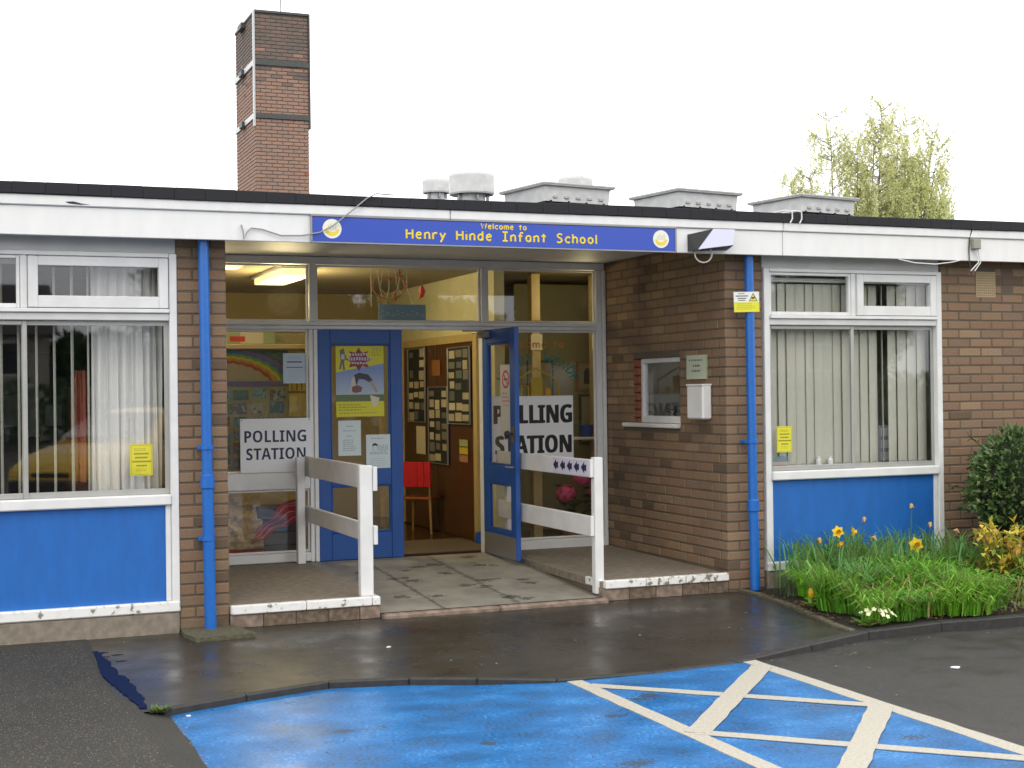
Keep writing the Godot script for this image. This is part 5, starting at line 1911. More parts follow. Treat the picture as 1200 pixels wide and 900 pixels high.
func action_poster() -> Image:
	var im := page(176, 256, srgb(Color(0.6, 0.56, 0.02)))
	fill_poly(im, PackedVector2Array([Vector2(0, 98), Vector2(176, 66), Vector2(176, 180), Vector2(0, 180)]), srgb(Color(0.2, 0.3, 0.5)))
	for y in range(80, 180):
		for x in 176:
			if im.get_pixel(x, y).b > 0.5:
				var t := (y - 80) / 100.0
				im.set_pixel(x, y, srgb(Color(0.17, 0.25, 0.5).lerp(Color(0.38, 0.46, 0.55), t)))
	im.fill_rect(Rect2i(0, 178, 176, 24), srgb(Color(0.1, 0.15, 0.06)))
	# star burst with lettering bars
	var star := PackedVector2Array()
	for k in 16:
		var a := TAU * k / 16.0 - PI / 2
		var r := 46.0 if k % 2 == 0 else 28.0
		star.append(Vector2(84 + r * 1.1 * cos(a), 52 + r * 0.9 * sin(a)))
	fill_poly(im, star, srgb(Color(0.22, 0.02, 0.06)))
	for e in [[50, 30, 64, 9], [44, 44, 84, 12], [58, 62, 60, 8]]:
		var x: int = e[0]
		while x < e[0] + e[2]:
			im.fill_rect(Rect2i(x, e[1] + rng.randi_range(-1, 1), 7, e[3]), srgb(Color(0.5, 0.46, 0.5)))
			x += 10
	# small standing figure at the upper left
	fill_poly(im, PackedVector2Array([Vector2(14, 20), Vector2(30, 12), Vector2(34, 36), Vector2(40, 40), Vector2(30, 62), Vector2(34, 90), Vector2(26, 90), Vector2(24, 66), Vector2(18, 88), Vector2(12, 86), Vector2(18, 56)]), srgb(Color(0.14, 0.14, 0.14)))
	im.fill_rect(Rect2i(20, 34, 12, 18), srgb(Color(0.5, 0.5, 0.46)))
	# the upside down figure
	fill_poly(im, PackedVector2Array([Vector2(66, 108), Vector2(84, 100), Vector2(118, 106), Vector2(134, 126), Vector2(122, 134), Vector2(104, 124), Vector2(84, 122), Vector2(76, 142), Vector2(66, 140)]), srgb(Color(0.04, 0.04, 0.05)))
	fill_poly(im, PackedVector2Array([Vector2(58, 120), Vector2(68, 112), Vector2(74, 150), Vector2(62, 156), Vector2(52, 176), Vector2(46, 174), Vector2(54, 148)]), srgb(Color(0.5, 0.46, 0.42)))
	fill_poly(im, PackedVector2Array([Vector2(122, 132), Vector2(132, 128), Vector2(154, 168), Vector2(146, 172)]), srgb(Color(0.4, 0.28, 0.2)))
	fill_poly(im, PackedVector2Array([Vector2(58, 150), Vector2(78, 144), Vector2(96, 152), Vector2(92, 168), Vector2(70, 172), Vector2(58, 166)]), srgb(Color(0.2, 0.07, 0.05)))
	print_lines(im, 8, 120, 212, 236, 9, srgb(Color(0.3, 0.27, 0.03)), 4)
	print_lines(im, 8, 170, 242, 248, 9, srgb(Color(0.3, 0.27, 0.03)), 3)
	fill_poly(im, PackedVector2Array([Vector2(124, 180), Vector2(160, 190), Vector2(150, 216), Vector2(136, 226), Vector2(128, 200)]), srgb(Color(0.6, 0.56, 0.4)))
	print_lines(im, 130, 172, 12, 40, 8, srgb(Color(0.3, 0.3, 0.05)), 3)
	return im


# ---------------------------------------------------------------- on the roof
func roof_things():
	# chimney
	var c := thing("chimney", "tall brown brick chimney stack with iron straps behind the flat roof", "chimney", Vector3(5.89, 0, -19.0))
	var w := 1.105
	var d := 2.0
	obj("core", box(0.01, w - 0.01, -0.05, 9.34, -d + 0.01, -0.012, 0.001), mat(Color(0.2, 0.17, 0.14), 0.95), c)
	var tones := [[0.36, 0.215, 0.16], [0.34, 0.22, 0.17], [0.375, 0.23, 0.17], [0.32, 0.21, 0.165]]
	var soot := [[0.2, 0.145, 0.12], [0.17, 0.135, 0.115], [0.22, 0.15, 0.122], [0.165, 0.14, 0.12]]
	var groups := []
	for k in 9:
		groups.append(mb())
	var unit := brick_shape(0.215)
	var half := brick_shape(0.1025)
	for row in range(34, 124):
		var y := row * 0.0755
		for face in 2:
			var length := w if face == 0 else d
			var x := (0.0 if row % 2 else -0.1125)
			while x < length - 0.02:
				var a := maxf(x, 0.0)
				var b := minf(x + 0.215, length)
				if b - a > 0.05:
					var sh: ArrayMesh = unit if b - a > 0.15 else half
					var sc := (b - a) / (0.215 if b - a > 0.15 else 0.1025)
					var t := rng.randi() % 4
					if y > 8.3 + rng.randf_range(-0.6, 0.3):
						t += 4
					elif face == 0 and rng.randf() < 0.015:
						t = 8
					var bs := Basis.from_scale(Vector3(sc, 1, 0.3))
					if face == 0:
						groups[t].append_from(sh, 0, Transform3D(bs, Vector3(a, y, 0)))
					else:
						groups[t].append_from(sh, 0, Transform3D(Basis(Vector3.UP, -PI / 2) * bs, Vector3(0, y, -b)))
				x += 0.225
	for k in 9:
		var col: Array = tones[k] if k < 4 else soot[k - 4] if k < 8 else [0.42, 0.13, 0.06]
		stuff(obj("sooty_brickwork" if k > 3 and k < 8 else "brickwork", groups[k], mat(Color(col[0], col[1], col[2]), 0.9, noise_tex(0.05, 4, 0.72, 1.05, 512, FastNoiseLite.TYPE_SIMPLEX_SMOOTH, 91), 2.3), c))
	var iron := mat(Color(0.07, 0.075, 0.075), 0.5, noise_tex(0.03, 6, 0.45, 1.15, 512, FastNoiseLite.TYPE_SIMPLEX_SMOOTH, 33), 1.4)
	var lead := mat(Color(0.5, 0.52, 0.52), 0.4)
	for y in [7.17, 8.25]:
		var st := mb()
		addbox(st, -0.03, w + 0.03, y, y + 0.11, 0.0, 0.03, 0.004)
		addbox(st, w, w + 0.03, y, y + 0.11, -d, 0.0, 0.004)
		var s := obj("strap", st, iron, c)
		obj("strap_side", box(-0.03, 0.0, y, y + 0.11, -d - 0.03, -0.001, 0.004), lead, s)
		obj("strap_bolt", box(-0.09, -0.031, y - 0.02, y + 0.1, -1.25, -0.95, 0.01), iron, s)
	for e in [[-0.034, 0.0, -0.06, 0.034], [w, w + 0.034, -0.06, 0.034]]:
		var st := mb()
		addbox(st, e[0], e[1], 7.0, 9.36, e[2], e[3], 0.004)
		obj("corner_angle", st, lead if e[0] < 0 else iron, c)
	var stc := mb()
	addbox(stc, -0.02, w + 0.02, 9.31, 9.37, -d - 0.02, 0.03, 0.01)
	obj("capping", stc, iron, c)
	obj("capping_block", box(-0.1, 0.1, 9.2, 9.33, -1.3, -0.9, 0.01), iron, c)
	var rod := mb()
	tube(rod, [Vector3(0.66, 9.3, -0.5), Vector3(0.655, 9.9, -0.5), Vector3(0.65, 10.3, -0.5)], 0.012, 6)
	obj("lightning_rod", rod, iron, c)
	# roof cowls
	for e in [[Vector3(4.64, 2.92, -3.0), 0.215, 0.525, 0.16, "larger white round roof cowl above the school sign"], [Vector3(4.73, 2.92, -4.3), 0.143, 0.72, 0.1, "smaller grey white round roof cowl behind the larger one"], [Vector3(6.17, 2.92, -4.0), 0.18, 0.79, 0.07, "low round roof vent behind the nearest rooflight"]]:
		var k := thing("roof_cowl", e[4], "roof vent", e[0])
		var st := mb()
		lathe(st, [[e[1] * 0.75, 0.0], [e[1] * 0.75, 0.05], [e[1] * 0.6, 0.1], [e[1] * 0.6, e[2] + 0.02]], 28)
		obj("stack", st, M.roof_white, k)
		st = mb()
		lathe(st, [[e[1] * 0.55, e[2]], [e[1] * 0.97, e[2] - 0.015], [e[1], e[2]], [e[1], e[2] + e[3]], [e[1] * 0.96, e[2] + e[3] + 0.025], [0.0, e[2] + e[3] + 0.04]], 28)
		obj("hood", st, M.roof_white, k)
		for q in 5:
			var a := TAU * q / 5.0 + 0.3
			st = mb()
			addbox(st, cos(a) * e[1] * 0.7 - 0.012, cos(a) * e[1] * 0.7 + 0.012, e[2] - 0.07, e[2] - 0.005, sin(a) * e[1] * 0.7 - 0.012, sin(a) * e[1] * 0.7 + 0.012, 0.002)
			obj("bracket", st, M.grey_metal, k)
	# box rooflights on dark kerbs
	for e in [[5.22, "white box rooflight nearest the round cowls"], [6.62, "white box rooflight between two others on the roof"], [8.0, "white box rooflight nearest the birch tree"]]:
		var k := thing("rooflight", e[1], "rooflight", Vector3(e[0], 2.92, -2.55), "box rooflights along the flat roof", deg_to_rad(10.0))
		obj("kerb", box(-0.02, 0.68, 0.0, 0.42, -0.66, 0.0, 0.006), M.felt, k)
		var st := mb()
		var lo := [Vector3(-0.03, 0.42, 0.02), Vector3(0.69, 0.42, 0.02), Vector3(0.69, 0.42, -0.68), Vector3(-0.03, 0.42, -0.68)]
		var mid := Vector3(0.33, 0.42, -0.33)
		for q in 4:
			var a: Vector3 = lo[q]
			var b: Vector3 = lo[(q + 1) % 4]
			var n: Vector3 = [Vector3.BACK, Vector3.RIGHT, Vector3.FORWARD, Vector3.LEFT][q]
			quad(st, a, b, mid + (b - mid) * 1.03 + Vector3(0, 0.14, 0), mid + (a - mid) * 1.03 + Vector3(0, 0.14, 0), (n - Vector3.UP * 0.1).normalized())
		obj("upstand", st, M.roof_white, k)
		obj("lid", box(-0.075, 0.735, 0.562, 0.58, -0.73, 0.065, 0.006), M.roof_white, k)
		obj("lid_rim", box(-0.08, 0.74, 0.572, 0.592, -0.735, 0.07, 0.004), M.lid_grey, k)
		for q in 5:
			obj("vent_slot", box(0.05 + q * 0.13, 0.1 + q * 0.13, 0.45, 0.475, 0.022, 0.036, 0.003), M.lid_grey, k)
		for q in 4:
			obj("clip", box(0.02 + q * 0.2, 0.04 + q * 0.2, 0.4, 0.43, 0.002, 0.03, 0.003), M.felt, k)


func small_things():
	# weed and litter
	var wd := thing("weed_tuft", "small weed tuft growing at the left end of the kerb", "weed", Vector3(0.985, -0.01, 2.33))
	var st := mb()
	for k in 60:
		var a := rng.randf_range(0, TAU)
		var dr := Vector3(cos(a), rng.randf_range(0.3, 1.4), sin(a)).normalized()
		leaf(st, Vector3(rng.randf_range(-0.04, 0.05), 0, rng.randf_range(-0.02, 0.02)), dr, dr.cross(Vector3.UP).normalized(), rng.randf_range(0.03, 0.06), 0.014)
	obj("leaves", st, mat(Color(0.09, 0.13, 0.03), 0.7), wd)
	for e in [[5.35, 2.98, "torn white paper scrap on the car park tarmac right of the bay", 0.026], [2.53, 1.15, "tiny pale paper scrap on the wet pavement below the ramp", 0.012], [1.12, 2.36, "tiny pale scrap on the blue paint by the weed tuft", 0.009]]:
		var p := thing("paper_scrap", e[2], "litter", Vector3(e[0], -0.036 if e[1] > 2 else 0.003, e[1]))
		st = mb()
		var ring := PackedVector2Array()
		for k in 7:
			var a := TAU * k / 7.0
			var r: float = e[3] * rng.randf_range(0.6, 1.2)
			ring.append(Vector2(cos(a) * r * 1.4, sin(a) * r))
		slab(st, ring, 0.0, 0.006)
		obj("paper", st, M.paper, p)
	# the coarse aggregate that shows in the old tarmac
	var am := MultiMesh.new()
	am.transform_format = MultiMesh.TRANSFORM_3D
	am.use_colors = true
	var stone := mb()
	for k in 5:
		var a := TAU * k / 5.0
		var b := TAU * (k + 1) / 5.0
		tri(stone, Vector3(0, 0.5, 0), Vector3(cos(a), 0, sin(a)), Vector3(cos(b), 0, sin(b)), Vector3(cos((a + b) / 2), 1.4, sin((a + b) / 2)).normalized())
	am.mesh = stone.commit()
	am.instance_count = 44000
	for i in 44000:
		var z := rng.randf_range(0.02, 5.2)
		var x := rng.randf_range(-0.4 + 0.1 * z, 0.79 + maxf(0.0, z - 1.5) * 0.05)
		var s := rng.randf_range(0.002, 0.0052)
		var y := 0.0035
		if i >= 26000:      # and, finer and sparser, in the car park right of the bay
			x = rng.randf_range(4.46, 8.4)
			z = rng.randf_range(2.15, 5.2) + maxf(0.0, x - 6.2) * 0.1
			y = -0.0405
			s *= 0.75
		am.set_instance_transform(i, Transform3D(Basis(Vector3.UP, rng.randf() * TAU).scaled(Vector3(s * rng.randf_range(0.8, 1.5), s * 0.6, s)), Vector3(x, y, z)))
		var v := rng.randf()
		var tone := Color(0.2, 0.17, 0.13) * rng.randf_range(0.5, 1.1) if v < 0.55 else Color(0.05, 0.045, 0.04)
		am.set_instance_color(i, tone if i < 26000 else tone.lerp(Color(0.05, 0.047, 0.042), 0.45))
	var ag := MultiMeshInstance3D.new()
	ag.name = "aggregate"
	ag.multimesh = am
	var agm := mat(Color(1, 1, 1), 0.7)
	agm.vertex_color_use_as_albedo = true
	ag.material_override = agm
	ag.set_meta("kind", "stuff")
	add_child(ag)
	# crumbs and grit along kerb foot and bay edge
	var mm := MultiMesh.new()
	mm.transform_format = MultiMesh.TRANSFORM_3D
	mm.use_colors = true
	var gs := mb()
	for k in 6:
		var a := TAU * k / 6.0
		var b := TAU * (k + 1) / 6.0
		tri(gs, Vector3(0, 0.5, 0), Vector3(cos(a), 0, sin(a)), Vector3(cos(b), 0, sin(b)), Vector3(cos((a + b) / 2), 1, sin((a + b) / 2)).normalized())
	mm.mesh = gs.commit()
	var spots := []
	for k in 420:
		var t := rng.randf()
		var p := Vector3.ZERO
		if t < 0.3:
			p = Vector3(rng.randf_range(4.5, 9.0), -0.039, 0)
			p.z = 2.3 + 0.05 * absf(rng.randfn()) - (0.3 if p.x > 5.2 else 0.0) * 0.8 + maxf(0, p.x - 6.2) * 0.13
		elif t < 0.5:
			p = Vector3(1.03 + rng.randfn() * 0.03, -0.034, rng.randf_range(2.4, 4.2))
		elif t < 0.7:
			p = Vector3(rng.randf_range(1.0, 5.5), 0.001, rng.randf_range(0.1, 2.0))
		else:
			p = Vector3(rng.randf_range(0.2, 6.5), -0.034, rng.randf_range(2.6, 5.0))
			if p.x < 0.95:
				p.y = 0.006
		spots.append(p)
	mm.instance_count = spots.size()
	for i in spots.size():
		var s := rng.randf_range(0.0025, 0.006)
		mm.set_instance_transform(i, Transform3D(Basis(Vector3.UP, rng.randf() * TAU).scaled(Vector3(s * 1.4, s, s)), spots[i]))
		mm.set_instance_color(i, [Color(0.3, 0.28, 0.24), Color(0.16, 0.12, 0.07), Color(0.1, 0.08, 0.05), Color(0.22, 0.1, 0.04)][rng.randi() % 4])
	var g := MultiMeshInstance3D.new()
	g.name = "grit"
	g.multimesh = mm
	var gm := mat(Color(1, 1, 1), 0.9)
	gm.vertex_color_use_as_albedo = true
	g.material_override = gm
	g.set_meta("kind", "stuff")
	add_child(g)


# ---------------------------------------------------------------- plants
# one strap leaf: three pieces that arch over
func blade(st: SurfaceTool, p: Vector3, lean: Vector3, h: float, w: float, droop: float):
	var side := lean.cross(Vector3.UP).normalized()
	var turn := rng.randf_range(-0.7, 0.7)
	side = side.rotated(Vector3.UP, turn)
	var pts := [p, p + Vector3.UP * h * 0.45 + lean * h * 0.1, p + Vector3.UP * h * 0.82 + lean * h * (0.28 + droop * 0.3), p + Vector3.UP * h * (1.0 - droop * 0.55) + lean * h * (0.45 + droop)]
	var ws := [w * 0.8, w, w * 0.75, 0.0]
	for i in 3:
		var a: Vector3 = pts[i] - side * ws[i] * 0.5
		var b: Vector3 = pts[i] + side * ws[i] * 0.5
		var c: Vector3 = pts[i + 1] + side * ws[i + 1] * 0.5
		var d: Vector3 = pts[i + 1] - side * ws[i + 1] * 0.5
		var n := (b - a).cross(pts[i + 1] - pts[i]).normalized()
		tri(st, a, b, c, n)
		if i < 2:
			tri(st, a, c, d, n)


func green(c: Color, back = 0.5, rough = 0.45) -> StandardMaterial3D:
	var m := mat(c, rough)
	m.backlight_enabled = true
	m.backlight = Color(back, back, back * 0.6)
	return m


func flower_bed():
	# the mass of bright strap leaves
	var mats := [green(Color(0.055, 0.2, 0.01)), green(Color(0.095, 0.31, 0.01)), green(Color(0.13, 0.38, 0.015)), green(Color(0.18, 0.38, 0.03))]
	var sts := [mb(), mb(), mb(), mb()]
	var n := 0
	var patch := FastNoiseLite.new()
	patch.seed = 44
	patch.frequency = 2.4
	while n < 5200:
		var x := rng.randf_range(5.5, 7.75)
		var z := rng.randf_range(0.12, 1.95)
		# inside an oval clump that thins towards its rim
		var edge := (6.17 - 0.42 * z if z < 1.1 else 5.71 - 0.19 * (z - 1.1)) + 0.07 * sin(z * 9.0)
		if x < edge or z > 1.84 + 0.06 * sin(x * 9.0) + maxf(0.0, x - 6.5) * -0.35:
			continue
		if x > 7.15 - 0.25 * z + 0.15 * sin(z * 5.0) and rng.randf() < 0.85:
			continue
		if patch.get_noise_2d(x, z) < -0.22 and rng.randf() < 0.9:
			continue
		var a := rng.randf_range(0, TAU)
		var lean := Vector3(cos(a), 0, sin(a))
		if z > 1.5:
			lean = (lean + Vector3(0, 0, 0.9)).normalized()
		if x < edge + 0.2:
			lean = (lean + Vector3(-0.9, 0, 0)).normalized()
		var h := rng.randf_range(0.16, 0.42) * clampf(0.55 + (1.95 - z) * 0.9, 0.5, 1.0) * (0.78 + 0.25 * sin(x * 4.1 + z * 3.3) * sin(x * 2.3 - z * 4.1))
		blade(sts[clampi(int(1.6 + 3.0 * patch.get_noise_2d(x * 0.8 + 9.0, z * 0.8) + rng.randf_range(-1.2, 1.2)), 0, 3)], Vector3(x, 0.03, z), lean, h, rng.randf_range(0.009, 0.018), rng.randf_range(0.0, 0.7))
		n += 1
	for k in 4:
		var o := obj("strap_leaves", sts[k], mats[k])
		o.name = numbered("grass_like_leaves") if k == 0 else o.name
		o.set_meta("kind", "stuff")
	# dead straw stems lying through the clump
	var dead := mb()
	for k in 140:
		var p := Vector3(rng.randf_range(5.7, 7.3), 0.03, rng.randf_range(0.9, 1.8))
		var a := rng.randf_range(0, TAU)
		blade(dead, p, Vector3(cos(a), 0, sin(a)), rng.randf_range(0.12, 0.3), 0.008, rng.randf_range(0.5, 1.2))
	var de := obj("dead_stems", dead, mat(Color(0.3, 0.23, 0.1), 0.9))
	de.set_meta("kind", "stuff")
	# blue-green daffodil leaves near the wall
	var dst := mb()
	n = 0
	while n < 620:
		var p := Vector3(rng.randf_range(5.95, 7.35), 0.03, rng.randf_range(0.12, 1.0))
		if rng.randf() > 0.25 + 0.75 * (0.5 + 0.5 * sin(p.x * 9.0)) * (1.0 if p.x < 7.0 else 0.6):
			continue
		var a := rng.randf_range(0, TAU)
		blade(dst, p, Vector3(cos(a), 0, sin(a)), rng.randf_range(0.32, 0.5), rng.randf_range(0.011, 0.016), rng.randf_range(0.0, 0.3))
		n += 1
	# a loose arching tuft in the middle
	for k in 90:
		var a := rng.randf_range(0, TAU)
		blade(dst, Vector3(6.0 + rng.randf_range(-0.08, 0.08), 0.03, 1.25 + rng.randf_range(-0.06, 0.06)), Vector3(cos(a), 0, sin(a)), rng.randf_range(0.3, 0.42), 0.012, rng.randf_range(0.3, 0.8))
	var dl := obj("daffodil_leaves", dst, green(Color(0.045, 0.18, 0.03)))
	dl.set_meta("kind", "stuff")
	# daffodils
	daffodil("yellow daffodil at the left of the clump, facing the car park, before the blue panel", Vector3(6.14, 0.03, 0.66), 0.47, Vector3(-0.3, 0.05, 1.0), true, 0.05)
	daffodil("yellow daffodil seen from the side, second from the left, before the blue panel", Vector3(6.27, 0.03, 0.66), 0.46, Vector3(1.0, 0.0, 0.25), true, 0.045)
	daffodil("small orange yellow daffodil drooping just under the leftmost one", Vector3(6.1, 0.03, 0.75), 0.39, Vector3(0.1, -0.5, 0.8), true, 0.034)
	daffodil("large yellow daffodil at the right of the clump, before the window's white post", Vector3(6.72, 0.03, 0.82), 0.36, Vector3(-0.35, 0.0, 1.0), true, 0.062)
	for e in [[5.93, 0.72, 0.43, "withered brown daffodil head standing alone at the far left of the clump"], [6.42, 0.6, 0.55, "withered daffodil head high in the middle of the clump"], [6.86, 0.6, 0.63, "tallest withered daffodil head, on the long stem near the window's white post"], [6.98, 0.66, 0.49, "withered daffodil head beside the window's white post"], [6.4, 0.72, 0.42, "withered pale daffodil head low in the middle of the clump"], [7.25, 0.6, 0.42, "withered daffodil head before the brick wall, right of the clump"]]:
		daffodil(e[3], Vector3(e[0], 0.03, e[1]), e[2], Vector3(rng.randf_range(-1, 1), -0.4, 0.7), false, 0.026)
	# primroses and other small flowers at the front edge
	var pr := thing("primrose", "clump of pale cream primroses at the front corner of the bed by the kerb", "primrose", Vector3(5.62, 0.02, 1.83))
	var lf := mb()
	for k in 50:
		var a := rng.randf_range(0, TAU)
		var d := Vector3(cos(a), rng.randf_range(0.1, 0.8), sin(a)).normalized()
		leaf(lf, Vector3(rng.randf_range(-0.06, 0.06), 0.0, rng.randf_range(-0.05, 0.05)), d, d.cross(Vector3.UP).normalized(), rng.randf_range(0.07, 0.11), 0.035)
	obj("leaves", lf, green(Color(0.09, 0.24, 0.03)), pr)
	for k in 22:
		var a := rng.randf_range(0, TAU)
		var r := rng.randf_range(0.02, 0.13)
		var c := Vector3(cos(a) * r * 1.1, 0.11 - r * 0.35 + rng.randf_range(-0.01, 0.02), sin(a) * r * 0.8 + 0.03)
		obj("blossom", blossom(c, Vector3(cos(a) * 0.5, 0.7, sin(a) * 0.4 + 0.5).normalized(), 0.019, 5), mat(Color(0.78, 0.78, 0.5), 0.7), pr)
	var tp := thing("yellow_tulip", "single low yellow tulip at the left tip of the bed by the edging", "tulip", Vector3(5.69, 0.02, 1.02))
	var st := mb()
	lathe(st, [[0.004, 0.06], [0.022, 0.075], [0.028, 0.1], [0.022, 0.13], [0.008, 0.135]], 10)
	obj("flower", st, mat(Color(0.75, 0.42, 0.01), 0.5), tp)
	st = mb()
	tube(st, [Vector3(0, 0, 0), Vector3(0, 0.065, 0)], 0.005, 6)
	obj("stem", st, mats[0], tp)
	st = mb()
	for k in 5:
		var a := TAU * k / 5.0
		leaf(st, Vector3.ZERO, Vector3(cos(a), 0.5, sin(a)).normalized(), Vector3(-sin(a), 0, cos(a)), 0.1, 0.04)
	obj("leaves", st, mats[3], tp)
	var rp := thing("red_primula", "dark pink primula beside the yellow tulip at the bed's left tip", "primula", Vector3(5.78, 0.02, 0.92))
	for k in 9:
		var a := TAU * k / 9.0
		obj("blossom", blossom(Vector3(cos(a) * 0.03, 0.1 + 0.02 * (k % 3), sin(a) * 0.03), Vector3(cos(a) * 0.5, 0.5, 0.7).normalized(), 0.018, 5), mat(Color(0.32, 0.02, 0.06), 0.6), rp)
	st = mb()
	for k in 16:
		var a := rng.randf_range(0, TAU)
		leaf(st, Vector3.ZERO, Vector3(cos(a), 0.5, sin(a)).normalized(), Vector3(-sin(a), 0, cos(a)), 0.1, 0.035)
	obj("leaves", st, mats[2], rp)
	var lv := thing("lavender_tuft", "grey green tuft growing against the plinth at the left end of the bed", "plant", Vector3(5.9, 0.02, 0.45))
	st = mb()
	for k in 160:
		var a := rng.randf_range(0, TAU)
		blade(st, Vector3(rng.randf_range(-0.1, 0.12), 0, rng.randf_range(-0.12, 0.12)), Vector3(cos(a), 0, sin(a)), rng.randf_range(0.1, 0.2), 0.005, 0.2)
	obj("leaves", st, green(Color(0.04, 0.08, 0.03)), lv)
	# clipped round bush
	var bush := thing("round_bush", "dense dark green rounded bush growing against the right brick wall", "bush", Vector3(8.02, 0.0, 0.62))
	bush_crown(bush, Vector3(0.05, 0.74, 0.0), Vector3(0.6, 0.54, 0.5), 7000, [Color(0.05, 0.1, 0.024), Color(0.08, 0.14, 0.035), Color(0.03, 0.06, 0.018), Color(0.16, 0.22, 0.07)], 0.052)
	var shoots := mb()
	st = mb()
	for k in 7:
		var a := TAU * k / 7.0
		tube(st, [Vector3(0.05 * cos(a), 0, 0.05 * sin(a)), Vector3(0.15 * cos(a), 0.35, 0.15 * sin(a)), Vector3(0.3 * cos(a), 0.8, 0.28 * sin(a))], [0.02, 0.015, 0.006], 7)
	for k in 26:      # stray shoots that break the outline
		var d := (rand_dir() + Vector3(0, 0.5, 0)).normalized()
		var q := Vector3(0.05, 0.74, 0.0) + d * Vector3(0.5, 0.46, 0.42)
		tube(st, [q, q + d * 0.14, q + d * 0.22 + Vector3(0, 0.02, 0)], [0.004, 0.003, 0.002], 5)
		for j in 9:
			var dr := (d + rand_dir()).normalized()
			leaf(shoots, q + d * rng.randf_range(0.08, 0.22), dr, dr.cross(Vector3.UP).normalized(), 0.05, 0.026)
	stuff(obj("shoots", shoots, mat(Color(0.12, 0.18, 0.05), 0.4), bush))
	obj("stem", st, mat(Color(0.06, 0.045, 0.03), 0.9), bush)
	# golden spiraea in front of it
	var sp := thing("golden_shrub", "low shrub with yellow and orange young leaves before the round bush", "shrub", Vector3(7.42, 0.02, 1.12))
	var gold := [mb(), mb(), mb(), mb()]
	var twig := mb()
	for k in 75:
		var a := rng.randf_range(0, TAU)
		var tip := Vector3(cos(a) * rng.randf_range(0.05, 0.42), rng.randf_range(0.2, 0.5), sin(a) * rng.randf_range(0.05, 0.36))
		if cos(a) < -0.5:
			tip.y *= 1.0
		tube(twig, [Vector3(tip.x * 0.2, 0, tip.z * 0.2), tip * Vector3(0.7, 0.6, 0.7), tip], [0.005, 0.003, 0.002], 5)
		for q in 16:
			var t := rng.randf_range(0.5, 1.05)
			var dr := (rand_dir() + Vector3(tip.x, 0.5, tip.z)).normalized()
			var pick := 3 if t < 0.75 else rng.randi() % 3
			leaf(gold[pick], tip * t + rand_dir() * 0.02, dr, dr.cross(Vector3.UP).normalized(), rng.randf_range(0.05, 0.085), 0.036)
	for k in 4:
		obj("leaves", gold[k], green([Color(0.55, 0.42, 0.03), Color(0.45, 0.24, 0.04), Color(0.45, 0.46, 0.05), Color(0.16, 0.25, 0.03)][k], 0.45), sp)
	obj("twig", twig, mat(Color(0.12, 0.06, 0.03), 0.8), sp)
	# darker mixed ground cover between clump and kerb on the right
	var gc := [mb(), mb(), mb()]
	for k in 3400:
		var x := rng.randf_range(6.4, 9.8)
		var z := rng.randf_range(0.3, 1.88 + maxf(0, x - 6.7) * 0.15)
		var lim := 0.05 + 0.22 * maxf(0.0, 1.0 - absf(z - 0.9))
		if x < 6.9 and z < 1.5:
			continue
		var p := Vector3(x, 0.02 + rng.randf() * lim, z)
		var dr := (rand_dir() + Vector3.UP * 0.6).normalized()
		var t := sin(x * 6.0 + z * 4.0) + rng.randf_range(-0.8, 0.8)
		leaf(gc[0 if t > 0.3 else 1 if t > -0.7 else 2], p, dr, dr.cross(Vector3.UP).normalized(), rng.randf_range(0.03, 0.06), rng.randf_range(0.012, 0.024))
	for k in 3:
		var o := obj("ground_cover", gc[k], green([Color(0.06, 0.16, 0.025), Color(0.09, 0.18, 0.03), Color(0.12, 0.09, 0.035)][k]))
		o.set_meta("kind", "stuff")
	# fallen leaves on the soil's front edge
	var fl := mb()
	for k in 260:
		var x := rng.randf_range(5.5, 9.0)
		var z := 1.8 + maxf(0, x - 6.4) * 0.14 + rng.randf_range(-0.12, 0.06)
		if k % 4 == 0:
			z = rng.randf_range(0.3, 1.7)
			x = 5.75 - 0.2 * z + rng.randf_range(0.0, 0.12)
		var a := rng.randf_range(0, TAU)
		leaf(fl, Vector3(x, 0.025, z), Vector3(cos(a), 0.15, sin(a)).normalized(), Vector3(-sin(a), 0, cos(a)), rng.randf_range(0.02, 0.05), 0.018)
	var f := obj("fallen_leaves", fl, mat(Color(0.14, 0.08, 0.03), 0.9))
	f.set_meta("kind", "stuff")


func blossom(c: Vector3, n: Vector3, r: float, petals: int) -> SurfaceTool:
	var st := mb()
	var s := n.cross(Vector3(0.2, 0.9, 0.31)).normalized()
	var t := n.cross(s)
	for k in petals:
		var a := TAU * k / petals
		var d := (s * cos(a) + t * sin(a) + n * 0.15).normalized()
		leaf(st, c, d, d.cross(n).normalized(), r, r * 0.9, 0.06)
	return st


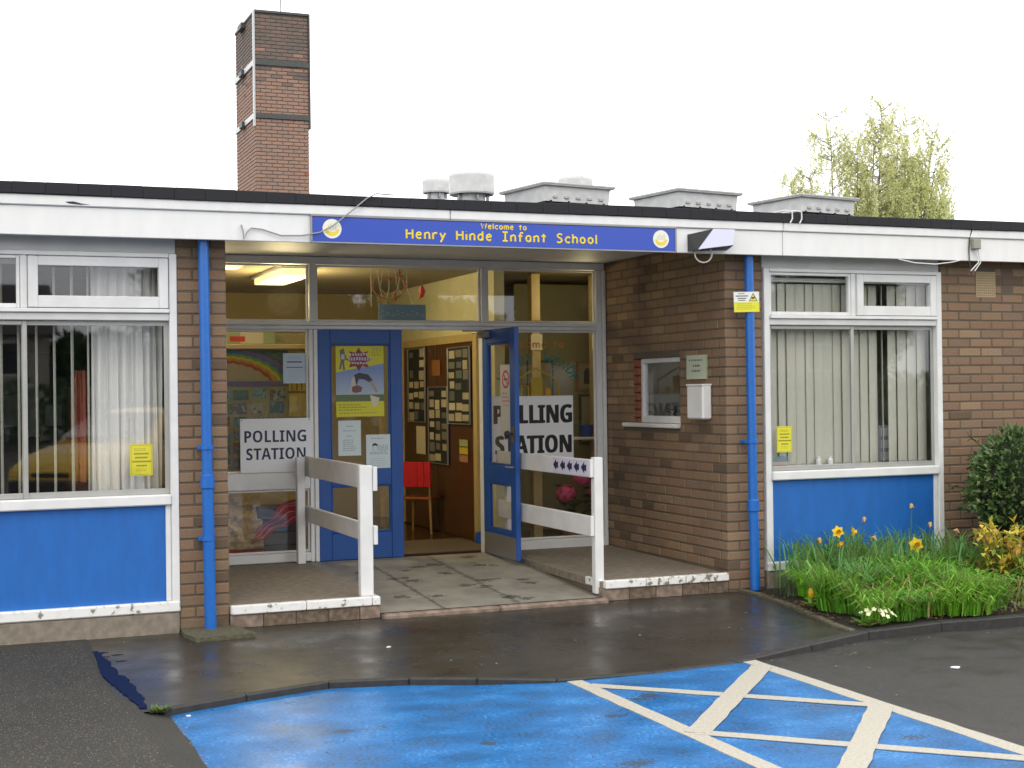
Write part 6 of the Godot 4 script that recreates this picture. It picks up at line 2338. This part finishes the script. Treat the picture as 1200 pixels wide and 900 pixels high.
func daffodil(label: String, at: Vector3, h: float, face: Vector3, fresh: bool, r: float):
	var d := thing("daffodil" if fresh else "withered_daffodil", label, "daffodil", at)
	var st := mb()
	face = face.normalized()
	var head := Vector3(0.02, h, 0.0)
	tube(st, [Vector3.ZERO, Vector3(0.005, h * 0.6, 0), Vector3(0.015, h - 0.01, 0) - face * 0.01, head], [0.005, 0.0045, 0.004, 0.005], 6)
	obj("stem", st, mat(Color(0.06, 0.13, 0.03), 0.6), d)
	if fresh:
		obj("petals", blossom(head, face, r, 6), mat(Color(0.78, 0.58, 0.02), 0.6), d)
		st = mb()
		var up := face.cross(Vector3(0.1, 1, 0)).normalized()
		var q := face.cross(up)
		for k in 10:
			var a := TAU * k / 10.0
			var b := TAU * (k + 1) / 10.0
			var da := up * cos(a) + q * sin(a)
			var db := up * cos(b) + q * sin(b)
			tri3(st, head + da * r * 0.22, head + db * r * 0.22, head + db * r * 0.36 + face * r * 0.7, da, db, db)
			tri3(st, head + da * r * 0.22, head + db * r * 0.36 + face * r * 0.7, head + da * r * 0.36 + face * r * 0.7, da, db, da)
		obj("trumpet", st, mat(Color(0.8, 0.42, 0.01), 0.6), d)
	else:
		st = mb()
		tube(st, [head, head + face * 0.02 + Vector3(0, 0.012, 0), head + face * 0.045 - Vector3(0, 0.004, 0)], [0.006, 0.016, 0.003], 7)
		for k in 5:
			var dr := (face + rand_dir() * 0.7).normalized()
			leaf(st, head, dr, dr.cross(Vector3.UP).normalized(), 0.035, 0.012)
		obj("head", st, mat(Color(0.42, 0.27, 0.11), 0.9), d)


func bush_crown(parent: Node3D, c: Vector3, r: Vector3, count: int, cols: Array, size: float):
	var sts := [mb(), mb(), mb(), mb()]
	var n := FastNoiseLite.new()
	n.seed = 17
	n.frequency = 2.2
	for k in count:
		var d := rand_dir()
		var bulge := 0.9 + 0.3 * n.get_noise_3d(d.x * 1.2, d.y * 1.2, d.z * 1.2) + 0.05 * n.get_noise_3d(d.x * 5, d.y * 5, d.z * 5)
		var depth := 1.0 - absf(rng.randfn()) * 0.09
		var p := c + d * r * bulge * depth
		if p.y < 0.1:
			continue
		var dr := (d + rand_dir() * 0.9 + Vector3.UP * 0.3).normalized()
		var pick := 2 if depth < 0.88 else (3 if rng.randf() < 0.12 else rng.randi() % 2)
		leaf(sts[pick], p, dr, dr.cross(rand_dir()).normalized(), size * rng.randf_range(0.7, 1.2), size * 0.6)
	for k in 4:
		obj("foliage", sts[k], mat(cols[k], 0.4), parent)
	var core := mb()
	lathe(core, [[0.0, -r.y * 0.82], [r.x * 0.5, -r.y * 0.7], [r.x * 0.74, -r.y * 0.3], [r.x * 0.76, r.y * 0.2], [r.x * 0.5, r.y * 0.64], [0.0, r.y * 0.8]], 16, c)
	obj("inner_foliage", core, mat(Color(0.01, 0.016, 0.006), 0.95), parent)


func birch():
	var t := thing("birch_tree", "tall silver birch with thin weeping twigs in pale spring leaf behind the roof", "tree", Vector3(23.2, 0, -22.0))
	var limbs := mb()
	var twigs := mb()
	var leaves := [mb(), mb(), mb()]
	# [base x, base z, top x, top height, spread]
	for s in [[-1.3, 0.0, -1.6, 8.65, 0.9], [-0.1, 0.3, -0.25, 8.95, 1.0], [0.6, -0.3, 0.95, 8.7, 0.9], [1.2, 0.2, 1.8, 8.0, 0.8], [0.3, 0.1, 0.6, 7.8, 0.85], [-2.0, 0.1, -2.3, 7.2, 0.7], [1.5, -0.4, 2.15, 7.4, 0.7], [-0.8, 0.2, -0.95, 7.9, 0.9], [-2.3, 0.0, -2.75, 6.9, 0.6], [1.0, 0.5, 1.35, 8.5, 0.9], [-0.5, 0.4, -0.6, 8.4, 0.9], [0.9, -0.5, 1.5, 8.9, 0.8]]:
		var trunk := []
		var rad := []
		for k in 9:
			var u := k / 8.0
			trunk.append(Vector3(lerpf(s[0] * 0.3, s[2], u) + 0.09 * sin(u * 9.0 + s[2]), u * s[3], s[1] * (0.3 + u) + 0.08 * sin(u * 7.0)))
			rad.append(lerpf(0.085, 0.006, u))
		tube(limbs, trunk, rad, 7)
		var count := int(80 * s[4])
		for b in count:
			var u := rng.randf_range(0.36, 1.0)
			var i := u * 8.0
			var p: Vector3 = trunk[int(i)].lerp(trunk[mini(int(i) + 1, 8)], i - int(i))
			var a := rng.randf_range(0, TAU)
			var reach: float = s[4] * rng.randf_range(0.3, 1.0) * (1.12 - u) * 2.3 + 0.25
			var rise := reach * rng.randf_range(0.3, 0.9)
			var e := p + Vector3(cos(a) * reach, rise, sin(a) * reach)
			var m := p.lerp(e, 0.5) + Vector3(0, -0.05, 0)
			tube(twigs, [p, m, e], [0.014, 0.009, 0.004], 4, false)
			# hanging strands with leaves along them
			for h in rng.randi_range(5, 9):
				var v := rng.randf_range(0.3, 1.0)
				var q := p.lerp(e, v)
				var l := rng.randf_range(0.25, 0.9) * (0.6 if u > 0.85 else 1.0)
				var sway := Vector3(cos(a) * 0.2 + rng.randf_range(-0.12, 0.12), 0, sin(a) * 0.2 + rng.randf_range(-0.12, 0.12))
				var q2 := q + sway * 0.6 + Vector3(0, -l * 0.4 if rng.randf() < 0.8 else l * 0.35, 0)
				var q3 := q2 + sway * 0.4 + Vector3(0, -l * 0.6 if q2.y < q.y else l * 0.3, 0)
				tube(twigs, [q, q2, q3], [0.004, 0.0035, 0.002], 3, false)
				var dense := 0.7 if u > 0.8 else 1.0
				for k in int(38 * l * dense * (1.25 if s[2] > 0.5 else 1.0)) + 2:
					var w := rng.randf()
					var lp := q.lerp(q2, w * 2.0) if w < 0.5 else q2.lerp(q3, w * 2.0 - 1.0)
					var dr := (rand_dir() + Vector3.DOWN * 0.5).normalized()
					leaf(leaves[rng.randi() % 3], lp + rand_dir() * 0.02, dr, dr.cross(rand_dir()).normalized(), rng.randf_range(0.04, 0.065), 0.04)
	obj("trunk", limbs, mat(Color(0.3, 0.28, 0.26), 0.85, noise_tex(0.03, 6, 0.45, 1.15, 512, FastNoiseLite.TYPE_SIMPLEX_SMOOTH, 33), 1.4), t)
	obj("twigs", twigs, mat(Color(0.24, 0.2, 0.17), 0.9), t)
	for k in 3:
		var m := mat([Color(0.6, 0.65, 0.35), Color(0.66, 0.7, 0.44), Color(0.52, 0.59, 0.32)][k], 0.6)
		m.backlight_enabled = true
		m.backlight = Color(0.9, 0.9, 0.6)
		stuff(obj("crown", leaves[k], m, t))


# ---------------------------------------------------------------- what the panes reflect: the street behind the camera
func street_behind():
	var hedge_cols := [Color(0.05, 0.1, 0.02), Color(0.07, 0.13, 0.03), Color(0.03, 0.06, 0.02), Color(0.1, 0.15, 0.05)]
	house(Vector3(-1.5, 0, 44), 10.0, 8.0, 3.9, 2.0, "pale rendered house with white windows far across the car park, opposite the left window")
	house(Vector3(33, 0, 46), 12.0, 8.0, 4.2, 1.8, "long pale house with white windows across the car park, opposite the right window")
	house(Vector3(58, 0, 48), 10.0, 8.0, 5.0, 2.6, "third pale house far across the car park, the one farthest to the right")
	for e in [[5.5, 47.0, 3.4, 4.0, "low and nearest the first far house"], [11.0, 50.0, 3.8, 9.5, "the tallest, opposite the left end of the porch"], [15.0, 53.0, 4.0, 8.5, "opposite the closed blue door"], [19.8, 49.0, 3.0, 6.6, "small, opposite the open door"], [25.5, 58.0, 3.4, 6.6, "small, opposite the right pane of the screen"], [41.0, 50.0, 3.8, 8.5, "beside the long pale house, at its right"], [-9.5, 52.0, 4.0, 9.0, "left of the first far house"]]:
		var t := thing("garden_tree", "green garden tree behind the camera, %s" % e[4], "tree", Vector3(e[0], 0, e[1]), "trees along the street behind")
		bush_crown(t, Vector3(0, e[3] * 0.55, 0), Vector3(e[2], e[3] * 0.46, e[2]), 5200, hedge_cols, 0.34)
		var st := mb()
		tube(st, [Vector3.ZERO, Vector3(0.05, e[3] * 0.6, 0)], [0.2, 0.1], 8)
		obj("trunk", st, mat(Color(0.1, 0.08, 0.06), 0.9), t)
	var h := thing("street_hedge", "long low hedge along the far side of the car park", "hedge", Vector3(20, 0, 38))
	var hs := mb()
	for k in 9000:
		var p := Vector3(rng.randf_range(-30, 40), 0, 0)
		var d := rand_dir()
		p += Vector3(0, absf(d.y) * 1.9 + 0.1, d.z * 0.5)
		leaf(hs, p, (d + Vector3.UP * 0.4).normalized(), d.cross(Vector3(0.3, 0.2, 1)).normalized(), 0.3, 0.2)
	stuff(obj("foliage", hs, mat(Color(0.05, 0.1, 0.025), 0.6), h))
	car(Vector3(2.6, -0.04, 12.5), deg_to_rad(129.0))


func house(at: Vector3, w: float, d: float, wall: float, rise: float, label: String):
	var h := thing("house", label, "house", at)
	obj("wall", box(-w / 2, w / 2, 0, wall, 0, d, 0.02), mat(Color(0.42, 0.38, 0.32), 0.9), h)
	var st := mb()
	prism(st, PackedVector2Array([Vector2(-0.4, wall - 0.1), Vector2(d + 0.4, wall - 0.1), Vector2(d / 2, wall + rise)]), -w / 2 - 0.3, w / 2 + 0.3)
	var r := obj("roof", st, mat(Color(0.07, 0.06, 0.06), 0.9), h)
	r.transform = Transform3D(Basis(Vector3(0, 0, 1), Vector3.UP, Vector3(-1, 0, 0)), Vector3.ZERO)
	var n := int(w / 3.0)
	for i in n:
		for y in [0.5, 2.3]:
			var x := -w / 2 + (i + 0.5) * w / n
			var f := obj("window", box(x - 0.7, x + 0.7, y, y + 1.3, -0.06, -0.001, 0.01), M.white, h)
			obj("pane", box(x - 0.6, x - 0.04, y + 0.1, y + 1.2, -0.07, -0.061, 0.002), M.black, f)
			obj("pane", box(x + 0.04, x + 0.6, y + 0.1, y + 1.2, -0.07, -0.061, 0.002), M.black, f)
	obj("chimney", box(w / 4, w / 4 + 0.8, wall + rise * 0.5, wall + rise + 0.9, d / 2 - 0.3, d / 2 + 0.3, 0.02), mat(Color(0.2, 0.1, 0.07), 0.9), r if false else h)


# a small hatchback: x is forward, built from cross sections
func car(at: Vector3, turn: float):
	var c := thing("parked_car", "yellow hatchback parked behind the camera, mirrored in the left window", "car", at, "", turn)
	var paint := mat(Color(0.9, 0.58, 0.04), 0.25)
	paint.clearcoat_enabled = true
	paint.clearcoat = 0.6
	# stations along the length: [x, half width, sill, shoulder height]
	var body := [[2.0, 0.55, 0.32, 0.55], [1.93, 0.74, 0.22, 0.66], [1.6, 0.82, 0.2, 0.78], [1.0, 0.85, 0.2, 0.9], [0.3, 0.86, 0.2, 0.97], [-0.6, 0.86, 0.2, 0.98], [-1.4, 0.85, 0.2, 0.97], [-1.85, 0.8, 0.24, 0.94], [-1.98, 0.7, 0.32, 0.86]]
	var ring := func(s: Array) -> Array:
		var out := []
		var hw: float = s[1]
		var lo: float = s[2]
		var hi: float = s[3]
		for q in [[0.0, lo], [0.85, lo], [0.98, lo + 0.1], [1.0, lerpf(lo, hi, 0.55)], [0.97, lerpf(lo, hi, 0.85)], [0.86, hi - 0.01], [0.5, hi + 0.02], [0.0, hi + 0.03]]:
			out.append(Vector3(s[0], q[1], hw * q[0]))
		return out
	obj("body", loft(body, ring), paint, c)
	var cabin := [[0.75, 0.62, 0.92, 0.98], [0.35, 0.66, 0.92, 1.2], [0.0, 0.66, 0.92, 1.36], [-0.5, 0.66, 0.92, 1.42], [-1.1, 0.65, 0.92, 1.4], [-1.6, 0.62, 0.92, 1.3], [-1.9, 0.6, 0.92, 1.0]]
	var cring := func(s: Array) -> Array:
		var out := []
		for q in [[1.22, s[2]], [1.2, s[2] + 0.02], [1.02, lerpf(s[2], s[3], 0.86)], [0.9, s[3] - 0.02], [0.5, s[3] + 0.01], [0.0, s[3] + 0.015]]:
			out.append(Vector3(s[0], q[1], s[1] * q[0]))
		return out
	obj("roof", loft(cabin, cring), paint, c)
	var tint := mat(Color(0.05, 0.06, 0.07), 0.06)
	for side in [-1.0, 1.0]:
		for e in [[0.42, -0.42, 0.98, 1.28], [-0.48, -1.3, 0.98, 1.3]]:
			var st := mb()
			var x0: float = e[0]
			var x1: float = e[1]
			var a := Vector3(x0, 0.99, side * 0.812)
			var b := Vector3(x1, 0.99, side * 0.812)
			var cc := Vector3(x1 - 0.05, 1.31, side * 0.725)
			var d := Vector3(x0 - 0.42 if x0 > 0 else x0, 1.31, side * 0.725)
			for off in [0.0, 0.012]:
				quad(st, a + Vector3(0, 0, side * off), b + Vector3(0, 0, side * off), cc + Vector3(0, 0, side * off), d + Vector3(0, 0, side * off), Vector3(0, 0.25, side).normalized())
			obj("side_window", st, tint, c)
		var hl := mb()
		lathe(hl, [[0.0, 0.06], [0.09, 0.04], [0.12, 0.0]], 14)
		var o := obj("headlight", hl, mat(Color(0.5, 0.52, 0.55), 0.08), c)
		o.transform = Transform3D(Basis(Vector3(0, 0, 1), deg_to_rad(-68.0)), Vector3(1.8, 0.62, side * 0.58))
		for x in [1.25, -1.3]:
			var tyre := mb()
			lathe(tyre, [[0.2, -0.09], [0.28, -0.1], [0.3, -0.06], [0.3, 0.06], [0.28, 0.1], [0.2, 0.09]], 24)
			var w := obj("wheel", tyre, mat(Color(0.02, 0.02, 0.02), 0.9), c)
			w.transform = Transform3D(Basis(Vector3.RIGHT, PI / 2), Vector3(x, 0.3, side * 0.78))
			var rim := mb()
			lathe(rim, [[0.0, 0.07 * side], [0.05, 0.08 * side], [0.19, 0.06 * side], [0.2, 0.09 * side]], 20)
			obj("rim", rim, M.grey_metal, w)
	var ws := mb()
	for off in [0.008, 0.02]:
		quad(ws, Vector3(0.78 + off, 1.0 + off, 0.66), Vector3(0.78 + off, 1.0 + off, -0.66), Vector3(0.08 + off, 1.345 + off, -0.58), Vector3(0.08 + off, 1.345 + off, 0.58), Vector3(0.44, 0.9, 0))
	obj("windscreen", ws, tint, c)
	obj("bumper", box(1.93, 2.06, 0.28, 0.46, -0.66, 0.66, 0.03), mat(Color(0.05, 0.05, 0.05), 0.6), c)
	obj("grille", box(1.98, 2.015, 0.5, 0.56, -0.3, 0.3, 0.01), M.black, c)


func loft(stations: Array, ring: Callable) -> SurfaceTool:
	var st := mb()
	st.set_smooth_group(0)
	for i in stations.size() - 1:
		var p: Array = ring.call(stations[i])
		var q: Array = ring.call(stations[i + 1])
		for side in [-1.0, 1.0]:
			var m := Vector3(1, 1, side)
			for k in p.size() - 1:
				var mid: Vector3 = (p[k] + p[k + 1]) * 0.5 * m
				var a: Vector3 = p[k] * m
				var b: Vector3 = p[k + 1] * m
				var c: Vector3 = q[k + 1] * m
				var d: Vector3 = q[k] * m
				var n := (b - a).cross(d - a)
				if n.length() < 1e-6:
					n = (c - b).cross(d - c)
				n = n.normalized()
				var out := Vector3(0, mid.y - 0.7, mid.z)
				if n.dot(out) < 0:
					n = -n
				quad(st, a, b, c, d, n)
	for e in [0, stations.size() - 1]:
		var p: Array = ring.call(stations[e])
		for side in [-1.0, 1.0]:
			var m := Vector3(1, 1, side)
			for k in range(1, p.size() - 1):
				tri(st, p[0] * m, p[k] * m, p[k + 1] * m, Vector3(1 if e == 0 else -1, 0, 0))
	return st
